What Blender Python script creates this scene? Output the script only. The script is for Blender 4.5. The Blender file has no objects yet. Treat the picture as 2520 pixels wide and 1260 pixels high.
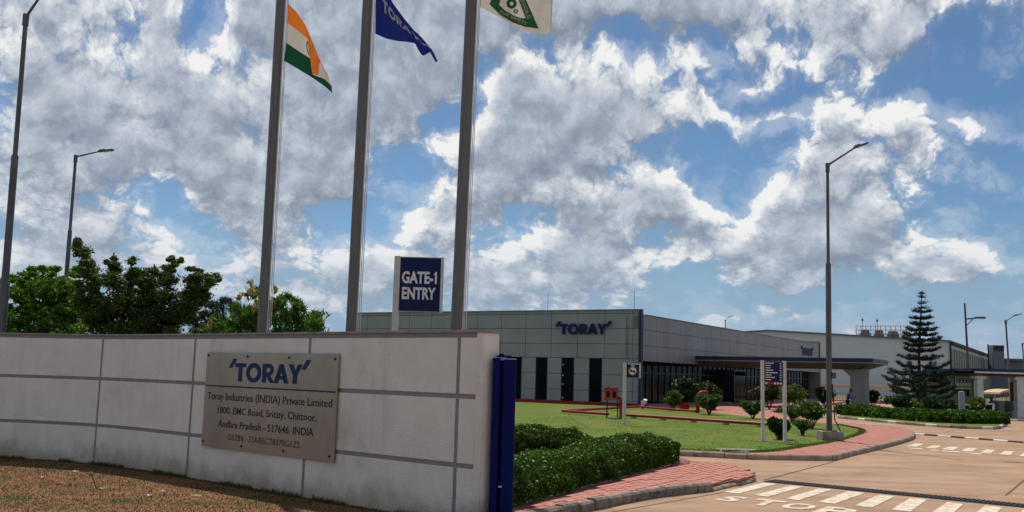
import bpy, bmesh, math, random
from mathutils import Vector, Matrix, noise as mnoise
R = math.radians
sc = bpy.context.scene
COL = sc.collection

# ---------------------------------------------------------------- camera
FP = 2350.0                       # focal length in pixels of the 2520 px wide photograph
PITCH = math.atan(290.0 / FP)
ROLL = 0.0270
EYE = 2.2                         # camera height above the road
cr, sr = math.cos(ROLL), math.sin(ROLL)
CAMP = Vector((0, 0, EYE))
FW = Vector((0, math.cos(PITCH), math.sin(PITCH)))
UP0 = Vector((0, -math.sin(PITCH), math.cos(PITCH)))
XA = Vector((1, 0, 0))
cam_r = XA * cr + UP0 * sr
cam_u = XA * -sr + UP0 * cr
cd = bpy.data.cameras.new('camera')
cam = bpy.data.objects.new('camera', cd)
COL.objects.link(cam)
cam.matrix_world = Matrix(((cam_r.x, cam_u.x, -FW.x, 0), (cam_r.y, cam_u.y, -FW.y, 0),
                           (cam_r.z, cam_u.z, -FW.z, EYE), (0, 0, 0, 1)))
cd.sensor_width = 36
cd.lens = 36 * FP / 2520
cd.clip_start = 0.1
cd.clip_end = 6000
sc.camera = cam

def ray(px, py):
    """direction through a point of the photograph (used to survey the site)"""
    u = (px - 1260) / FP
    v = (630 - py) / FP
    return FW + XA * (u * cr - v * sr) + UP0 * (u * sr + v * cr)

def G(px, py, z=0.0):
    d = ray(px, py)
    return CAMP + d * ((z - EYE) / d.z)

def D(px, py, dist):
    d = ray(px, py)
    return CAMP + d * (dist / d.y)

# ---------------------------------------------------------------- light
SUN_AZ, SUN_EL = R(-20), R(60)
w = bpy.data.worlds.new('World')
sc.world = w
w.use_nodes = True
nt = w.node_tree
nt.nodes.clear()
N = nt.nodes
def nn(tree, kind, **kw):
    n = tree.nodes.new(kind)
    for k, v in kw.items():
        setattr(n, k, v)
    return n
def mth(tree, op, a, b=None, c=None, clamp=False):
    n = tree.nodes.new('ShaderNodeMath'); n.operation = op; n.use_clamp = clamp
    for i, x in enumerate((a, b, c)):
        if x is None: continue
        if isinstance(x, (int, float)): n.inputs[i].default_value = x
        else: tree.links.new(x, n.inputs[i])
    return n.outputs[0]
def vmth(tree, op, a, b=None, c=None, scale=None):
    n = tree.nodes.new('ShaderNodeVectorMath'); n.operation = op
    for i, x in enumerate((a, b, c)):
        if x is None: continue
        if isinstance(x, (tuple, list)): n.inputs[i].default_value = x
        else: tree.links.new(x, n.inputs[i])
    if scale is not None: n.inputs['Scale'].default_value = scale
    return n.outputs['Value'] if op in ('DOT_PRODUCT', 'LENGTH') else n.outputs[0]
def sstep(tree, x, a, b):
    n = tree.nodes.new('ShaderNodeMapRange'); n.interpolation_type = 'SMOOTHSTEP'
    tree.links.new(x, n.inputs[0]); n.inputs[1].default_value = a; n.inputs[2].default_value = b
    return n.outputs[0]
def mixc(tree, f, a, b):
    n = tree.nodes.new('ShaderNodeMix'); n.data_type = 'RGBA'
    for i, x in ((0, f), (6, a), (7, b)):
        if isinstance(x, (int, float)): n.inputs[i].default_value = x
        elif isinstance(x, (tuple, list)): n.inputs[i].default_value = (*x[:3], 1)
        else: tree.links.new(x, n.inputs[i])
    return n.outputs[2]

def sky_uv(px, py):
    d = ray(px, py).normalized()
    return math.atan2(d.x, d.y) * 2.35, math.asin(d.z) * 2.35

# thickness of the day's cloud over the part of the sky in view, one digit per cell of about one degree
# (0 blue gap .. 8 heavy grey), surveyed from the photograph; smaller forms come from noise
CLOUD_MAP = """
5554443334 3014556666 6666667766 7778888887 7665533444 4444443333
2334332334 3014556667 7777777655 5555430133 4423445455 5556300003
3443323344 4235445567 7777777655 2333221013 2034431445 5554100002
4544332345 3333345666 7777777523 3334332223 3124432444 4431000010
3466554445 5434456667 7777776413 5443334433 3201332334 4310000010
2466655555 5555555567 7777765325 7765554433 4213310012 1000000000
3556665555 5555555556 7777631045 7777766544 4430001345 3445300000
4667765445 5566554455 5554200156 7777776655 5433332455 4455224200
4662665555 6655445566 5433333466 7776543232 0002200255 4455313221
4665665666 6666544566 6420134566 7766543332 1000013444 4544302200
4555655666 7776666666 6420013466 5455533443 1000034555 4443321110
4555432101 3566666666 5310034466 5444454555 4100355554 4432100002
4444434331 0244344455 3102445455 5545577776 4300444565 5432000000
3333444432 0255354330 0003555653 0145655544 4432456666 6543130000
3344444433 3102344431 0001233210 2344554233 4444445666 6543303200
3444555443 2112333233 2344444444 4345544344 4445566666 6542444430
3344333333 3223333334 4555544455 4445443322 1123444433 1134555443
3333333222 2233333333 4444444444 4334333310 0013444431 0134433200
2222222222 2222233333 3333332333 3323322100 0001110000 0010000000
2222222222 2222222222 2222222222 2222222210 3331122111 1100000110
2111211121 1211121112 1112111211 2111211121 1211121112 1112111211
""".split('\n')[1:-1]
CLOUD_MAP = [r_.replace(' ', '') for r_ in CLOUD_MAP]
THICK = [-.80, -.34, -.01, .19, .36, .53, .70, .84, .95]
OUT = -.04          # mean cover beyond the surveyed part
def sky_px(u, v):
    """sky coordinates back to map cells"""
    az_, el_ = u / 2.35, v / 2.35
    d = Vector((math.sin(az_) * math.cos(el_), math.cos(az_) * math.cos(el_), math.sin(el_)))
    f = d.dot(FW)
    return 1260 + FP * d.dot(cam_r) / f, 630 - FP * d.dot(cam_u) / f
def cell(i, j):
    i = max(0, min(59, i)); j = max(0, min(len(CLOUD_MAP) - 1, j))
    return THICK[int(CLOUD_MAP[j][i])]
def cover(u, v):
    x, y = sky_px(u, v)
    fx, fy = (x - 21) / 42, (y - 20) / 40
    i, j = math.floor(fx), math.floor(fy); a, b = fx - i, fy - j
    c = (cell(i, j) * (1 - a) + cell(i + 1, j) * a) * (1 - b) + (cell(i, j + 1) * (1 - a) + cell(i + 1, j + 1) * a) * b
    k = max(0, -fx - .5, fx - 59.5, -fy - .5) / 5
    k = min(1, k)
    c += .10 * max(0, min(1, (y - 480) / 200))      # small low clouds crowd together in the distance
    return c * (1 - k) + OUT * k
# the same list feeds one node group, evaluated twice (here and a step towards the sun) to shade the clouds
cg = bpy.data.node_groups.new('cloud_density', 'ShaderNodeTree')
cg.interface.new_socket('P', in_out='INPUT', socket_type='NodeSocketVector')
cg.interface.new_socket('Density', in_out='OUTPUT', socket_type='NodeSocketFloat')
cg.interface.new_socket('Mass', in_out='OUTPUT', socket_type='NodeSocketFloat')
cg.interface.new_socket('Puff', in_out='OUTPUT', socket_type='NodeSocketFloat')
gi = nn(cg, 'NodeGroupInput'); go = nn(cg, 'NodeGroupOutput')
Pv = gi.outputs[0]
# foreshortening: cells get flatter and smaller towards the horizon
sx = nn(cg, 'ShaderNodeSeparateXYZ'); cg.links.new(Pv, sx.inputs[0])
el = mth(cg, 'MAXIMUM', sx.outputs[1], -0.1)
lg = mth(cg, 'LOGARITHM', mth(cg, 'ADD', el, 0.35), 2.718)
cx = nn(cg, 'ShaderNodeCombineXYZ')
cg.links.new(sx.outputs[0], cx.inputs[0]); cg.links.new(mth(cg, 'MULTIPLY', lg, 0.95), cx.inputs[1])
Q = cx.outputs[0]
def noise_tex(tree, vec, scale, detail, rough, dist=0.0, dims='2D', lac=2.0):
    n = nn(tree, 'ShaderNodeTexNoise', noise_dimensions=dims)
    n.inputs['Scale'].default_value = scale; n.inputs['Detail'].default_value = detail
    n.inputs['Roughness'].default_value = rough; n.inputs['Distortion'].default_value = dist
    n.inputs['Lacunarity'].default_value = lac
    if vec is not None: tree.links.new(vec, n.inputs['Vector'])
    return n
wn = noise_tex(cg, Q, 7.0, 5, 0.6)
warp = vmth(cg, 'SUBTRACT', wn.outputs['Color'], (.5, .5, .5))
Pw = vmth(cg, 'ADD', Pv, vmth(cg, 'MULTIPLY', warp, (.10, .075, 0)))
U0, U1, V0, V1, NU, NR = -1.36, 1.36, 0.0, 1.0, 64, 27
su = nn(cg, 'ShaderNodeSeparateXYZ'); cg.links.new(Pw, su.inputs[0])
UM = (U0 + U1) / 2
facL = mth(cg, 'MULTIPLY_ADD', su.outputs[0], 1 / (UM - U0), -U0 / (UM - U0))
facR = mth(cg, 'MULTIPLY_ADD', su.outputs[0], 1 / (U1 - UM), -UM / (U1 - UM))
isR = mth(cg, 'GREATER_THAN', su.outputs[0], UM)
vrow = mth(cg, 'MULTIPLY_ADD', su.outputs[1], (NR - 1) / (V1 - V0), -V0 * (NR - 1) / (V1 - V0))
vv = nn(cg, 'ShaderNodeCombineXYZ')
for i in range(3): cg.links.new(vrow, vv.inputs[i])
acc = None
for k in range(0, NR, 3):
    vs = [V0 + (V1 - V0) * (k + j) / (NR - 1) for j in range(3)]
    ramps = []
    for (a0, a1, fac) in ((U0, UM, facL), (UM, U1, facR)):
        rn = nn(cg, 'ShaderNodeValToRGB'); cg.links.new(fac, rn.inputs[0])
        ee = rn.color_ramp.elements
        n_ = NU // 2
        for i in range(1, n_ - 1):
            ee.new(i / (n_ - 1))
        for e_ in ee:
            uu = a0 + (a1 - a0) * e_.position
            e_.color = (*[cover(uu, x) * .25 + .5 for x in vs], 1)
        ramps.append(rn.outputs[0])
    rowc = mixc(cg, isR, ramps[0], ramps[1])
    dd = vmth(cg, 'ABSOLUTE', vmth(cg, 'SUBTRACT', vv.outputs[0], (k, k + 1, k + 2)))
    hat = vmth(cg, 'MAXIMUM', vmth(cg, 'SUBTRACT', (1, 1, 1), dd), (0, 0, 0))
    dp = vmth(cg, 'DOT_PRODUCT', vmth(cg, 'MULTIPLY_ADD', rowc, (4, 4, 4), (-2, -2, -2)), hat)
    acc = mth(cg, 'ADD', dp, acc if acc is not None else 0.0)
Qw = vmth(cg, 'ADD', Q, vmth(cg, 'SCALE', warp, scale=.10))
big = noise_tex(cg, Qw, 5.5, 8, .50)
vor = nn(cg, 'ShaderNodeTexVoronoi', feature='F1', voronoi_dimensions='2D')
vor.inputs['Scale'].default_value = 11; vor.inputs['Detail'].default_value = 4; vor.inputs['Roughness'].default_value = .60
vor.inputs['Lacunarity'].default_value = 2.1
cg.links.new(Qw, vor.inputs['Vector'])
bil = mth(cg, 'SUBTRACT', .62, vor.outputs['Distance'])
d1 = mth(cg, 'MULTIPLY_ADD', mth(cg, 'SUBTRACT', big.outputs['Fac'], .5), 0.56, .16)
d2 = mth(cg, 'MULTIPLY_ADD', bil, .52, d1)
d3 = mth(cg, 'ADD', d2, acc)
cg.links.new(d3, go.inputs[0]); cg.links.new(mth(cg, 'ADD', d1, acc), go.inputs[1]); cg.links.new(bil, go.inputs[2])

tc = nn(nt, 'ShaderNodeTexCoord')
dirn = vmth(nt, 'NORMALIZE', tc.outputs['Generated'])
sp = nn(nt, 'ShaderNodeSeparateXYZ'); nt.links.new(dirn, sp.inputs[0])
az = mth(nt, 'ARCTAN2', sp.outputs[0], sp.outputs[1])
elv = mth(nt, 'ARCSINE', sp.outputs[2])
cb = nn(nt, 'ShaderNodeCombineXYZ')
nt.links.new(mth(nt, 'MULTIPLY', az, 2.35), cb.inputs[0]); nt.links.new(mth(nt, 'MULTIPLY', elv, 2.35), cb.inputs[1])
g1 = nn(nt, 'ShaderNodeGroup', node_tree=cg); nt.links.new(cb.outputs[0], g1.inputs[0])
g2 = nn(nt, 'ShaderNodeGroup', node_tree=cg)
nt.links.new(vmth(nt, 'ADD', cb.outputs[0], (-.014, .050, 0)), g2.inputs[0])
dens = g1.outputs[0]
alpha = mth(nt, 'MULTIPLY', sstep(nt, dens, 0.0, 0.30), sstep(nt, sp.outputs[2], -.02, .05))
alpha = mth(nt, 'MAXIMUM', sstep(nt, dens, -0.13, 0.25), mth(nt, 'MULTIPLY', sstep(nt, dens, -.9, .1), .30))
relief = mth(nt, 'SUBTRACT', dens, g2.outputs[0])
thick = sstep(nt, mth(nt, 'ADD', mth(nt, 'MULTIPLY', g1.outputs[1], .8), mth(nt, 'MULTIPLY', dens, .2)), 0.05, .85)
# brightness: thin parts glow white against the sun, thick parts go grey, sun-side slopes stay bright
br = mth(nt, 'SUBTRACT', 1.0, mth(nt, 'MULTIPLY', thick, .62))
relk = mth(nt, 'MULTIPLY_ADD', thick, -.88, 1.30)
br = mth(nt, 'ADD', br, mth(nt, 'MULTIPLY', g1.outputs[2], mth(nt, 'MULTIPLY_ADD', thick, -.46, .55)))
br = mth(nt, 'ADD', br, mth(nt, 'MULTIPLY', relief, relk), clamp=True)
cr_ = nn(nt, 'ShaderNodeValToRGB')
els = cr_.color_ramp.elements
els[0].position = 0.0; els[0].color = (.235, .285, .36, 1)
els[1].position = 1.0; els[1].color = (.90, .90, .89, 1)
for p_, c_ in ((.30, (.33, .385, .47)), (.6, (.53, .58, .655)), (.84, (.75, .775, .80))):
    e_ = els.new(p_); e_.color = (*c_, 1)
nt.links.new(br, cr_.inputs[0])
zc = nn(nt, 'ShaderNodeCombineXYZ')
nt.links.new(sp.outputs[0], zc.inputs[0]); nt.links.new(sp.outputs[1], zc.inputs[1]); nt.links.new(mth(nt, 'MAXIMUM', sp.outputs[2], .10), zc.inputs[2])
skyt = nn(nt, 'ShaderNodeTexSky', sky_type='NISHITA', sun_disc=False, sun_elevation=SUN_EL, sun_rotation=SUN_AZ % (2 * math.pi))
nt.links.new(zc.outputs[0], skyt.inputs[0]); skyt.air_density = 1.0; skyt.dust_density = 0.3; skyt.ozone_density = 3.5
SKY_STRENGTH = 0.10
cloudc = vmth(nt, 'SCALE', cr_.outputs[0], scale=1.0 / SKY_STRENGTH)
hazed = mixc(nt, sstep(nt, sp.outputs[2], .16, -.02), cloudc, (4.2, 5.0, 5.9))
fin = mixc(nt, alpha, vmth(nt, 'MULTIPLY', skyt.outputs[0], (.56, .70, .79)), cloudc)
# thin veil of moist air low over the horizon, all the way round
veil = mth(nt, 'MULTIPLY', sstep(nt, sp.outputs[2], .17, .0), .72)
fin = mixc(nt, veil, fin, (3.3, 4.4, 5.7))
bg = nn(nt, 'ShaderNodeBackground'); bg.inputs[1].default_value = SKY_STRENGTH
nt.links.new(fin, bg.inputs[0])
w.cycles.sampling_method = 'MANUAL'; w.cycles.sample_map_resolution = 256
wo = nn(nt, 'ShaderNodeOutputWorld'); nt.links.new(bg.outputs[0], wo.inputs[0])

sd = bpy.data.lights.new('sun', 'SUN'); sd.energy = 4.4; sd.angle = R(.5); sd.color = (1, .95, .87)
sun = bpy.data.objects.new('sun', sd); COL.objects.link(sun)
sdir = Vector((math.sin(SUN_AZ) * math.cos(SUN_EL), math.cos(SUN_AZ) * math.cos(SUN_EL), math.sin(SUN_EL)))
sun.rotation_euler = sdir.to_track_quat('Z', 'Y').to_euler()
sun.location = (0, 0, 50)
sc.view_settings.view_transform = 'Standard'
sc.view_settings.look = 'None'
sc.view_settings.exposure = -0.03
sc.view_settings.gamma = 1.0
sc.view_settings.use_curve_mapping = False

# ================================================================ helpers
import numpy as np
rnd = random.Random(11)
nrs = np.random.RandomState(5)
ORIG = {}

def tag(o, label=None, cat=None, group=None, kind=None):
    if label: o['label'] = label
    if cat: o['category'] = cat
    if group: o['group'] = group
    if kind: o['kind'] = kind
    return o

def empty(name, loc, label, cat, group=None):
    o = bpy.data.objects.new(name, None)
    COL.objects.link(o)
    o.location = loc
    o.empty_display_size = .2
    ORIG[o] = Vector(loc)
    return tag(o, label, cat, group)

class MB:
    def __init__(s): s.v = []; s.f = []
    def add(s, vs, fs):
        b = len(s.v); s.v += [tuple(p) for p in vs]; s.f += [tuple(b + i for i in f) for f in fs]; return s
    def box(s, c, size, ax=None, az=None):
        """box with centre c, size (along ax, across, up)"""
        ax = Vector(ax).normalized() if ax else Vector((1, 0, 0))
        up = Vector(az).normalized() if az else Vector((0, 0, 1))
        ay = up.cross(ax).normalized()
        c = Vector(c); hx, hy, hz = (q / 2 for q in size)
        vs = [c + ax * (hx * i) + ay * (hy * j) + up * (hz * k) for k in (-1, 1) for j in (-1, 1) for i in (-1, 1)]
        return s.add(vs, [(0, 2, 3, 1), (4, 5, 7, 6), (0, 1, 5, 4), (2, 6, 7, 3), (0, 4, 6, 2), (1, 3, 7, 5)])
    def prism(s, pts, z0, z1):
        n = len(pts)
        a = sum(pts[i][0] * pts[(i + 1) % n][1] - pts[(i + 1) % n][0] * pts[i][1] for i in range(n))
        if a < 0: pts = list(reversed(pts))
        vs = [(p[0], p[1], z0) for p in pts] + [(p[0], p[1], z1) for p in pts]
        fs = [tuple(reversed(range(n))), tuple(range(n, 2 * n))] + [(i, (i + 1) % n, n + (i + 1) % n, n + i) for i in range(n)]
        return s.add(vs, fs)
    def tube(s, pts, rad, seg=8, caps=True):
        pts = [Vector(p) for p in pts]
        rad = rad if isinstance(rad, (list, tuple)) else [rad] * len(pts)
        b = len(s.v); ref = None
        for i, p in enumerate(pts):
            t = (pts[min(i + 1, len(pts) - 1)] - pts[max(i - 1, 0)]).normalized()
            if ref is None:
                ref = Vector((1, 0, 0)) if abs(t.x) < .8 else Vector((0, 1, 0))
            u = (ref - t * ref.dot(t)).normalized(); ref = u; v = t.cross(u)
            for k in range(seg):
                a = 2 * math.pi * k / seg
                s.v.append(tuple(p + (u * math.cos(a) + v * math.sin(a)) * rad[i]))
        for i in range(len(pts) - 1):
            for k in range(seg):
                k2 = (k + 1) % seg
                s.f.append((b + i * seg + k, b + i * seg + k2, b + (i + 1) * seg + k2, b + (i + 1) * seg + k))
        if caps:
            s.f.append(tuple(b + k for k in reversed(range(seg))))
            s.f.append(tuple(b + (len(pts) - 1) * seg + k for k in range(seg)))
        return s
    def mesh(s, name, m, o=(0, 0, 0), smooth=False):
        me = bpy.data.meshes.new(name)
        me.from_pydata([(x - o[0], y - o[1], z - o[2]) for x, y, z in s.v], [], s.f)
        me.materials.append(m)
        if smooth:
            me.polygons.foreach_set('use_smooth', [True] * len(me.polygons))
            try: me.set_sharp_from_angle(angle=R(40))
            except Exception: pass
        me.update()
        return me
    def build(s, name, m, parent=None, smooth=False, kind=None, label=None, bevel=0):
        o_ = ORIG.get(parent, Vector((0, 0, 0)))
        if parent is None:
            # origin at the foot of the mesh
            zs = min(p[2] for p in s.v)
            o_ = Vector((sum(p[0] for p in s.v) / len(s.v), sum(p[1] for p in s.v) / len(s.v), zs))
        ob = bpy.data.objects.new(name, s.mesh(name, m, o_, smooth))
        COL.objects.link(ob)
        if parent is None: ob.location = o_
        else: ob.parent = parent
        ORIG[ob] = o_
        if kind: ob['kind'] = kind
        if label: ob['label'] = label
        if bevel:
            bv = ob.modifiers.new('bevel', 'BEVEL'); bv.width = bevel; bv.segments = 2; bv.limit_method = 'ANGLE'
        return ob

def inst(me, name, parent, loc, rz=0.0, scale=(1, 1, 1), rx=0.0, ry=0.0):
    ob = bpy.data.objects.new(name, me); COL.objects.link(ob)
    ob.parent = parent
    ob.location = Vector(loc) - ORIG.get(parent, Vector((0, 0, 0)))
    ob.rotation_euler = (rx, ry, rz); ob.scale = scale
    return ob

def copy_tree(o, parent=None):
    c = o.copy(); COL.objects.link(c)
    if parent is not None: c.parent = parent
    for ch in list(o.children): copy_tree(ch, c)
    return c

def on_wall(px, py, P0, dv):
    """(distance along, height) where a sight line meets the vertical plane through P0 along dv"""
    r_ = ray(px, py); n = Vector((dv.y, -dv.x, 0))
    t = (Vector((P0.x, P0.y, 0)) - Vector((0, 0, 0))).dot(n) / r_.dot(n)
    P = CAMP + r_ * t
    return (P - P0).x * dv.x + (P - P0).y * dv.y, P.z

# ---------------------------------------------------------------- materials
def ramp(tree, x, stops):
    n = nn(tree, 'ShaderNodeValToRGB'); e = n.color_ramp.elements
    e[0].position, e[0].color = stops[0][0], (*stops[0][1], 1)
    e[1].position, e[1].color = stops[-1][0], (*stops[-1][1], 1)
    for p, c in stops[1:-1]:
        q = e.new(p); q.color = (*c, 1)
    tree.links.new(x, n.inputs[0])
    return n.outputs[0]

def mat(name, c, c2=None, scale=3.0, rough=.6, bump=0.0, bscale=60.0, metal=0.0, spec=.2, stretch=(1, 1, 1), detail=5, lo=.35, hi=.65,
        dirt=None, dscale=.6, island=0.0, transl=0.0, dlo=.5, dhi=.75, bdist=.01, splash=None, streaks=None):
    m = bpy.data.materials.new(name); m.use_nodes = True
    t = m.node_tree; t.nodes.clear()
    out = nn(t, 'ShaderNodeOutputMaterial'); p = nn(t, 'ShaderNodeBsdfPrincipled')
    p.inputs['Roughness'].default_value = rough; p.inputs['Metallic'].default_value = metal
    p.inputs['Specular IOR Level'].default_value = spec
    if 'glass' in name: p.inputs['IOR'].default_value = 1.25
    geo = nn(t, 'ShaderNodeNewGeometry')
    pos = vmth(t, 'MULTIPLY', geo.outputs['Position'], stretch)
    def ns(sc_, det, ro=.6, v=None):
        n = nn(t, 'ShaderNodeTexNoise'); n.inputs['Scale'].default_value = sc_; n.inputs['Detail'].default_value = det
        n.inputs['Roughness'].default_value = ro; t.links.new(v if v is not None else pos, n.inputs['Vector']); return n.outputs['Fac']
    col = None
    if c2 is None: c2 = tuple(x * .86 for x in c)
    col = ramp(t, ns(scale, detail), [(lo, c2), (hi, c)])
    if dirt:
        col = mixc(t, sstep(t, ns(dscale, 6, .65), dlo, dhi), col, dirt)
    if streaks:      # grime run down from the top and along the panel edges
        vs_ = vmth(t, 'MULTIPLY', geo.outputs['Position'], (1, 1, .09))
        col = mixc(t, mth(t, 'MULTIPLY', sstep(t, ns(3.2, 6, .7, vs_), .50, .80), .55), col, streaks)
    if splash:       # rain splashes soil up the foot of the wall
        sz = nn(t, 'ShaderNodeSeparateXYZ'); t.links.new(geo.outputs['Position'], sz.inputs[0])
        hgt = mth(t, 'ADD', sz.outputs[2], mth(t, 'MULTIPLY_ADD', ns(1.1, 6, .7), -1.1, .55))
        col = mixc(t, mth(t, 'MULTIPLY', sstep(t, mth(t, 'MULTIPLY', hgt, -1), -.50, .02), .80), col, splash)
    if island:
        k = mth(t, 'MULTIPLY_ADD', geo.outputs['Random Per Island'], island, 1 - island / 2)
        sc_ = nn(t, 'ShaderNodeVectorMath', operation='SCALE'); t.links.new(col, sc_.inputs[0]); t.links.new(k, sc_.inputs['Scale'])
        col = sc_.outputs[0]
    t.links.new(col, p.inputs['Base Color'])
    if bump:
        b = nn(t, 'ShaderNodeBump'); b.inputs['Strength'].default_value = bump; b.inputs['Distance'].default_value = bdist
        t.links.new(ns(bscale, 4, .6), b.inputs['Height']); t.links.new(b.outputs[0], p.inputs['Normal'])
    sh = p.outputs[0]
    if transl:
        tr = nn(t, 'ShaderNodeBsdfTranslucent'); t.links.new(col, tr.inputs[0])
        mx = nn(t, 'ShaderNodeMixShader'); mx.inputs[0].default_value = transl
        t.links.new(sh, mx.inputs[1]); t.links.new(tr.outputs[0], mx.inputs[2]); sh = mx.outputs[0]
    t.links.new(sh, out.inputs[0])
    return m

def leaf_mat(name, dark, light, tip=None, transl=.3, rough=.5):
    """colour differs leaf by leaf, with broader patches of young growth"""
    m = bpy.data.materials.new(name); m.use_nodes = True
    t = m.node_tree; t.nodes.clear()
    out = nn(t, 'ShaderNodeOutputMaterial'); p = nn(t, 'ShaderNodeBsdfPrincipled')
    p.inputs['Roughness'].default_value = rough; p.inputs['Specular IOR Level'].default_value = .18
    geo = nn(t, 'ShaderNodeNewGeometry')
    n = nn(t, 'ShaderNodeTexNoise'); n.inputs['Scale'].default_value = 1.6; n.inputs['Detail'].default_value = 3
    t.links.new(geo.outputs['Position'], n.inputs['Vector'])
    f = mth(t, 'ADD', mth(t, 'MULTIPLY', geo.outputs['Random Per Island'], .62), mth(t, 'MULTIPLY_ADD', n.outputs['Fac'], 1.1, -.36), clamp=True)
    stops = [(0.0, dark), (.75, light)] + ([(1.0, tip)] if tip else [(1.0, tuple(x * 1.3 for x in light))])
    col = ramp(t, f, stops)
    t.links.new(col, p.inputs['Base Color'])
    tr = nn(t, 'ShaderNodeBsdfTranslucent'); t.links.new(col, tr.inputs[0])
    mx = nn(t, 'ShaderNodeMixShader'); mx.inputs[0].default_value = transl
    t.links.new(p.outputs[0], mx.inputs[1]); t.links.new(tr.outputs[0], mx.inputs[2]); t.links.new(mx.outputs[0], out.inputs[0])
    return m

M = {}
M['ground'] = mat('dry_ground', (.115, .12, .045), (.16, .11, .06), scale=.35, rough=.95, bump=.5, bscale=9)
M['verge'] = mat('dry_verge_soil', (.085, .070, .024), (.205, .098, .043), scale=1.1, rough=.95, bump=.9, bscale=26, lo=.47, hi=.66, detail=9, dirt=(.225, .135, .072), dscale=3.0, dlo=.52, dhi=.72, bdist=.03)
M['lawn'] = mat('lawn_turf', (.080, .135, .010), (.150, .140, .030), scale=.45, rough=.95, bump=.7, bscale=30, lo=.34, hi=.52, detail=9, dirt=(.10, .135, .012), dscale=5.0, stretch=(1, .55, 1), dlo=.42, dhi=.8, bdist=.03)
M['road'] = mat('dusty_concrete', (.40, .255, .160), (.30, .188, .115), scale=.8, rough=.85, bump=.25, bscale=55, detail=10, dirt=(.225, .142, .092), dscale=.7, stretch=(.55, 1.25, 1), dlo=.44, dhi=.74, streaks=(.32, .21, .14))
M['joint'] = mat('road_joint', (.11, .085, .065), rough=.9)
M['paint'] = mat('worn_white_paint', (.66, .57, .45), (.44, .32, .22), scale=5, rough=.7, detail=10, lo=.36, hi=.56)
M['paint2'] = mat('faded_white_paint', (.72, .65, .55), (.48, .35, .25), scale=3, rough=.7, detail=9, lo=.42, hi=.55)
M['stucco'] = mat('white_textured_render', (.80, .75, .685), (.72, .665, .60), scale=1.3, rough=.9, bump=1.0, bscale=42, detail=8, dirt=(.50, .44, .38), dscale=.9, dlo=.52, dhi=.85, bdist=.018, splash=(.36, .27, .19), streaks=(.50, .46, .42))
M['band'] = mat('grey_band_paint', (.27, .25, .255), (.235, .22, .225), scale=5, rough=.8, bump=.3, bscale=75)
M['coping'] = mat('coping_slab', (.34, .31, .29), (.22, .20, .185), scale=6, rough=.8, bump=.3)
M['steel_plaque'] = mat('brushed_plaque_steel', (.40, .345, .29), (.33, .28, .23), scale=1.2, rough=.38, metal=.75, stretch=(1, 1, .6))
M['ink'] = mat('black_letter_paint', (.018, .018, .022), rough=.4)
M['ink2'] = mat('faded_letter_paint', (.075, .065, .06), rough=.5)
M['logo'] = mat('blue_logo_paint', (.008, .030, .10), rough=.5, spec=.2)
M['logo_dark'] = mat('blue_channel_letter', (.003, .015, .085), rough=.45, spec=.2)
M['navy'] = mat('navy_sign_face', (.005, .012, .072), (.004, .010, .058), rough=.5, spec=.25)
M['white_text'] = mat('sign_white_vinyl', (.78, .76, .72), rough=.5)
M['white_post'] = mat('white_sign_post', (.60, .58, .55), (.52, .50, .47), scale=4, rough=.55)
M['blue_steel'] = mat('blue_gate_steel', (.0012, .005, .095), (.001, .003, .06), scale=2, rough=.5, spec=.12, stretch=(1, 1, .3))
M['pole'] = mat('stainless_flagpole', (.175, .158, .142), (.13, .116, .103), scale=8, rough=.42, metal=.35, stretch=(6, 6, .25))
M['lamp_steel'] = mat('galvanised_lamp_steel', (.13, .125, .12), (.085, .078, .075), scale=5, rough=.5, metal=.3, stretch=(1, 1, .3), dirt=(.14, .09, .06), dscale=2.5, dlo=.6, dhi=.8)
M['lamp_head'] = mat('lamp_head_grey', (.10, .10, .11), rough=.4)
M['lens'] = mat('lamp_lens', (.45, .44, .36), rough=.3)
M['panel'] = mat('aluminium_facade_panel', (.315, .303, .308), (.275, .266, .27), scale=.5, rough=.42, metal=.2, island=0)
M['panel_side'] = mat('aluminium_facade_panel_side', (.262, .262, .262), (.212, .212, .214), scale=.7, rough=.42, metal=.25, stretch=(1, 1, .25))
M['reveal'] = mat('facade_joint_backing', (.045, .05, .052), rough=.8)
M['glass'] = mat('dark_tinted_glass', (.004, .011, .015), (.003, .006, .009), rough=.05, spec=.08, scale=.6)
M['frame'] = mat('dark_window_frame', (.028, .035, .038), rough=.4)
M['trim_blue'] = mat('blue_edge_trim', (.012, .024, .075), rough=.45, spec=.3)
M['trim_grey'] = mat('silver_edge_trim', (.30, .31, .33), rough=.4)
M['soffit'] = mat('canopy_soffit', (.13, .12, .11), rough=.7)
M['concrete'] = mat('grey_concrete', (.30, .28, .25), (.20, .185, .165), scale=3, rough=.9, bump=.4, bscale=40, dirt=(.12, .105, .09), dscale=2)
M['kerb'] = mat('weathered_kerb_stone', (.30, .25, .20), (.13, .11, .092), scale=5, rough=.95, bump=.7, bscale=35, detail=9, dirt=(.07, .062, .055), dscale=3.0, dlo=.5, dhi=.68, bdist=.02)
M['kerb2'] = mat('pale_kerb_stone', (.40, .31, .235), (.25, .19, .15), scale=4, rough=.95, bump=.5, bscale=35, detail=9, dirt=(.12, .095, .075), dscale=2.2, dlo=.55, dhi=.72)
M['kerb_white'] = mat('kerb_white_paint', (.68, .63, .56), (.45, .38, .32), scale=4, rough=.8, lo=.3, hi=.5)
M['kerb_black'] = mat('kerb_black_paint', (.035, .03, .03), (.06, .05, .045), scale=4, rough=.8)
M['brick'] = mat('pink_paving_brick', (.50, .215, .165), (.37, .155, .12), scale=7, rough=.9, bump=.4, bscale=60, detail=8, dirt=(.40, .22, .16), dscale=1.4, dlo=.5, dhi=.8)
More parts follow.
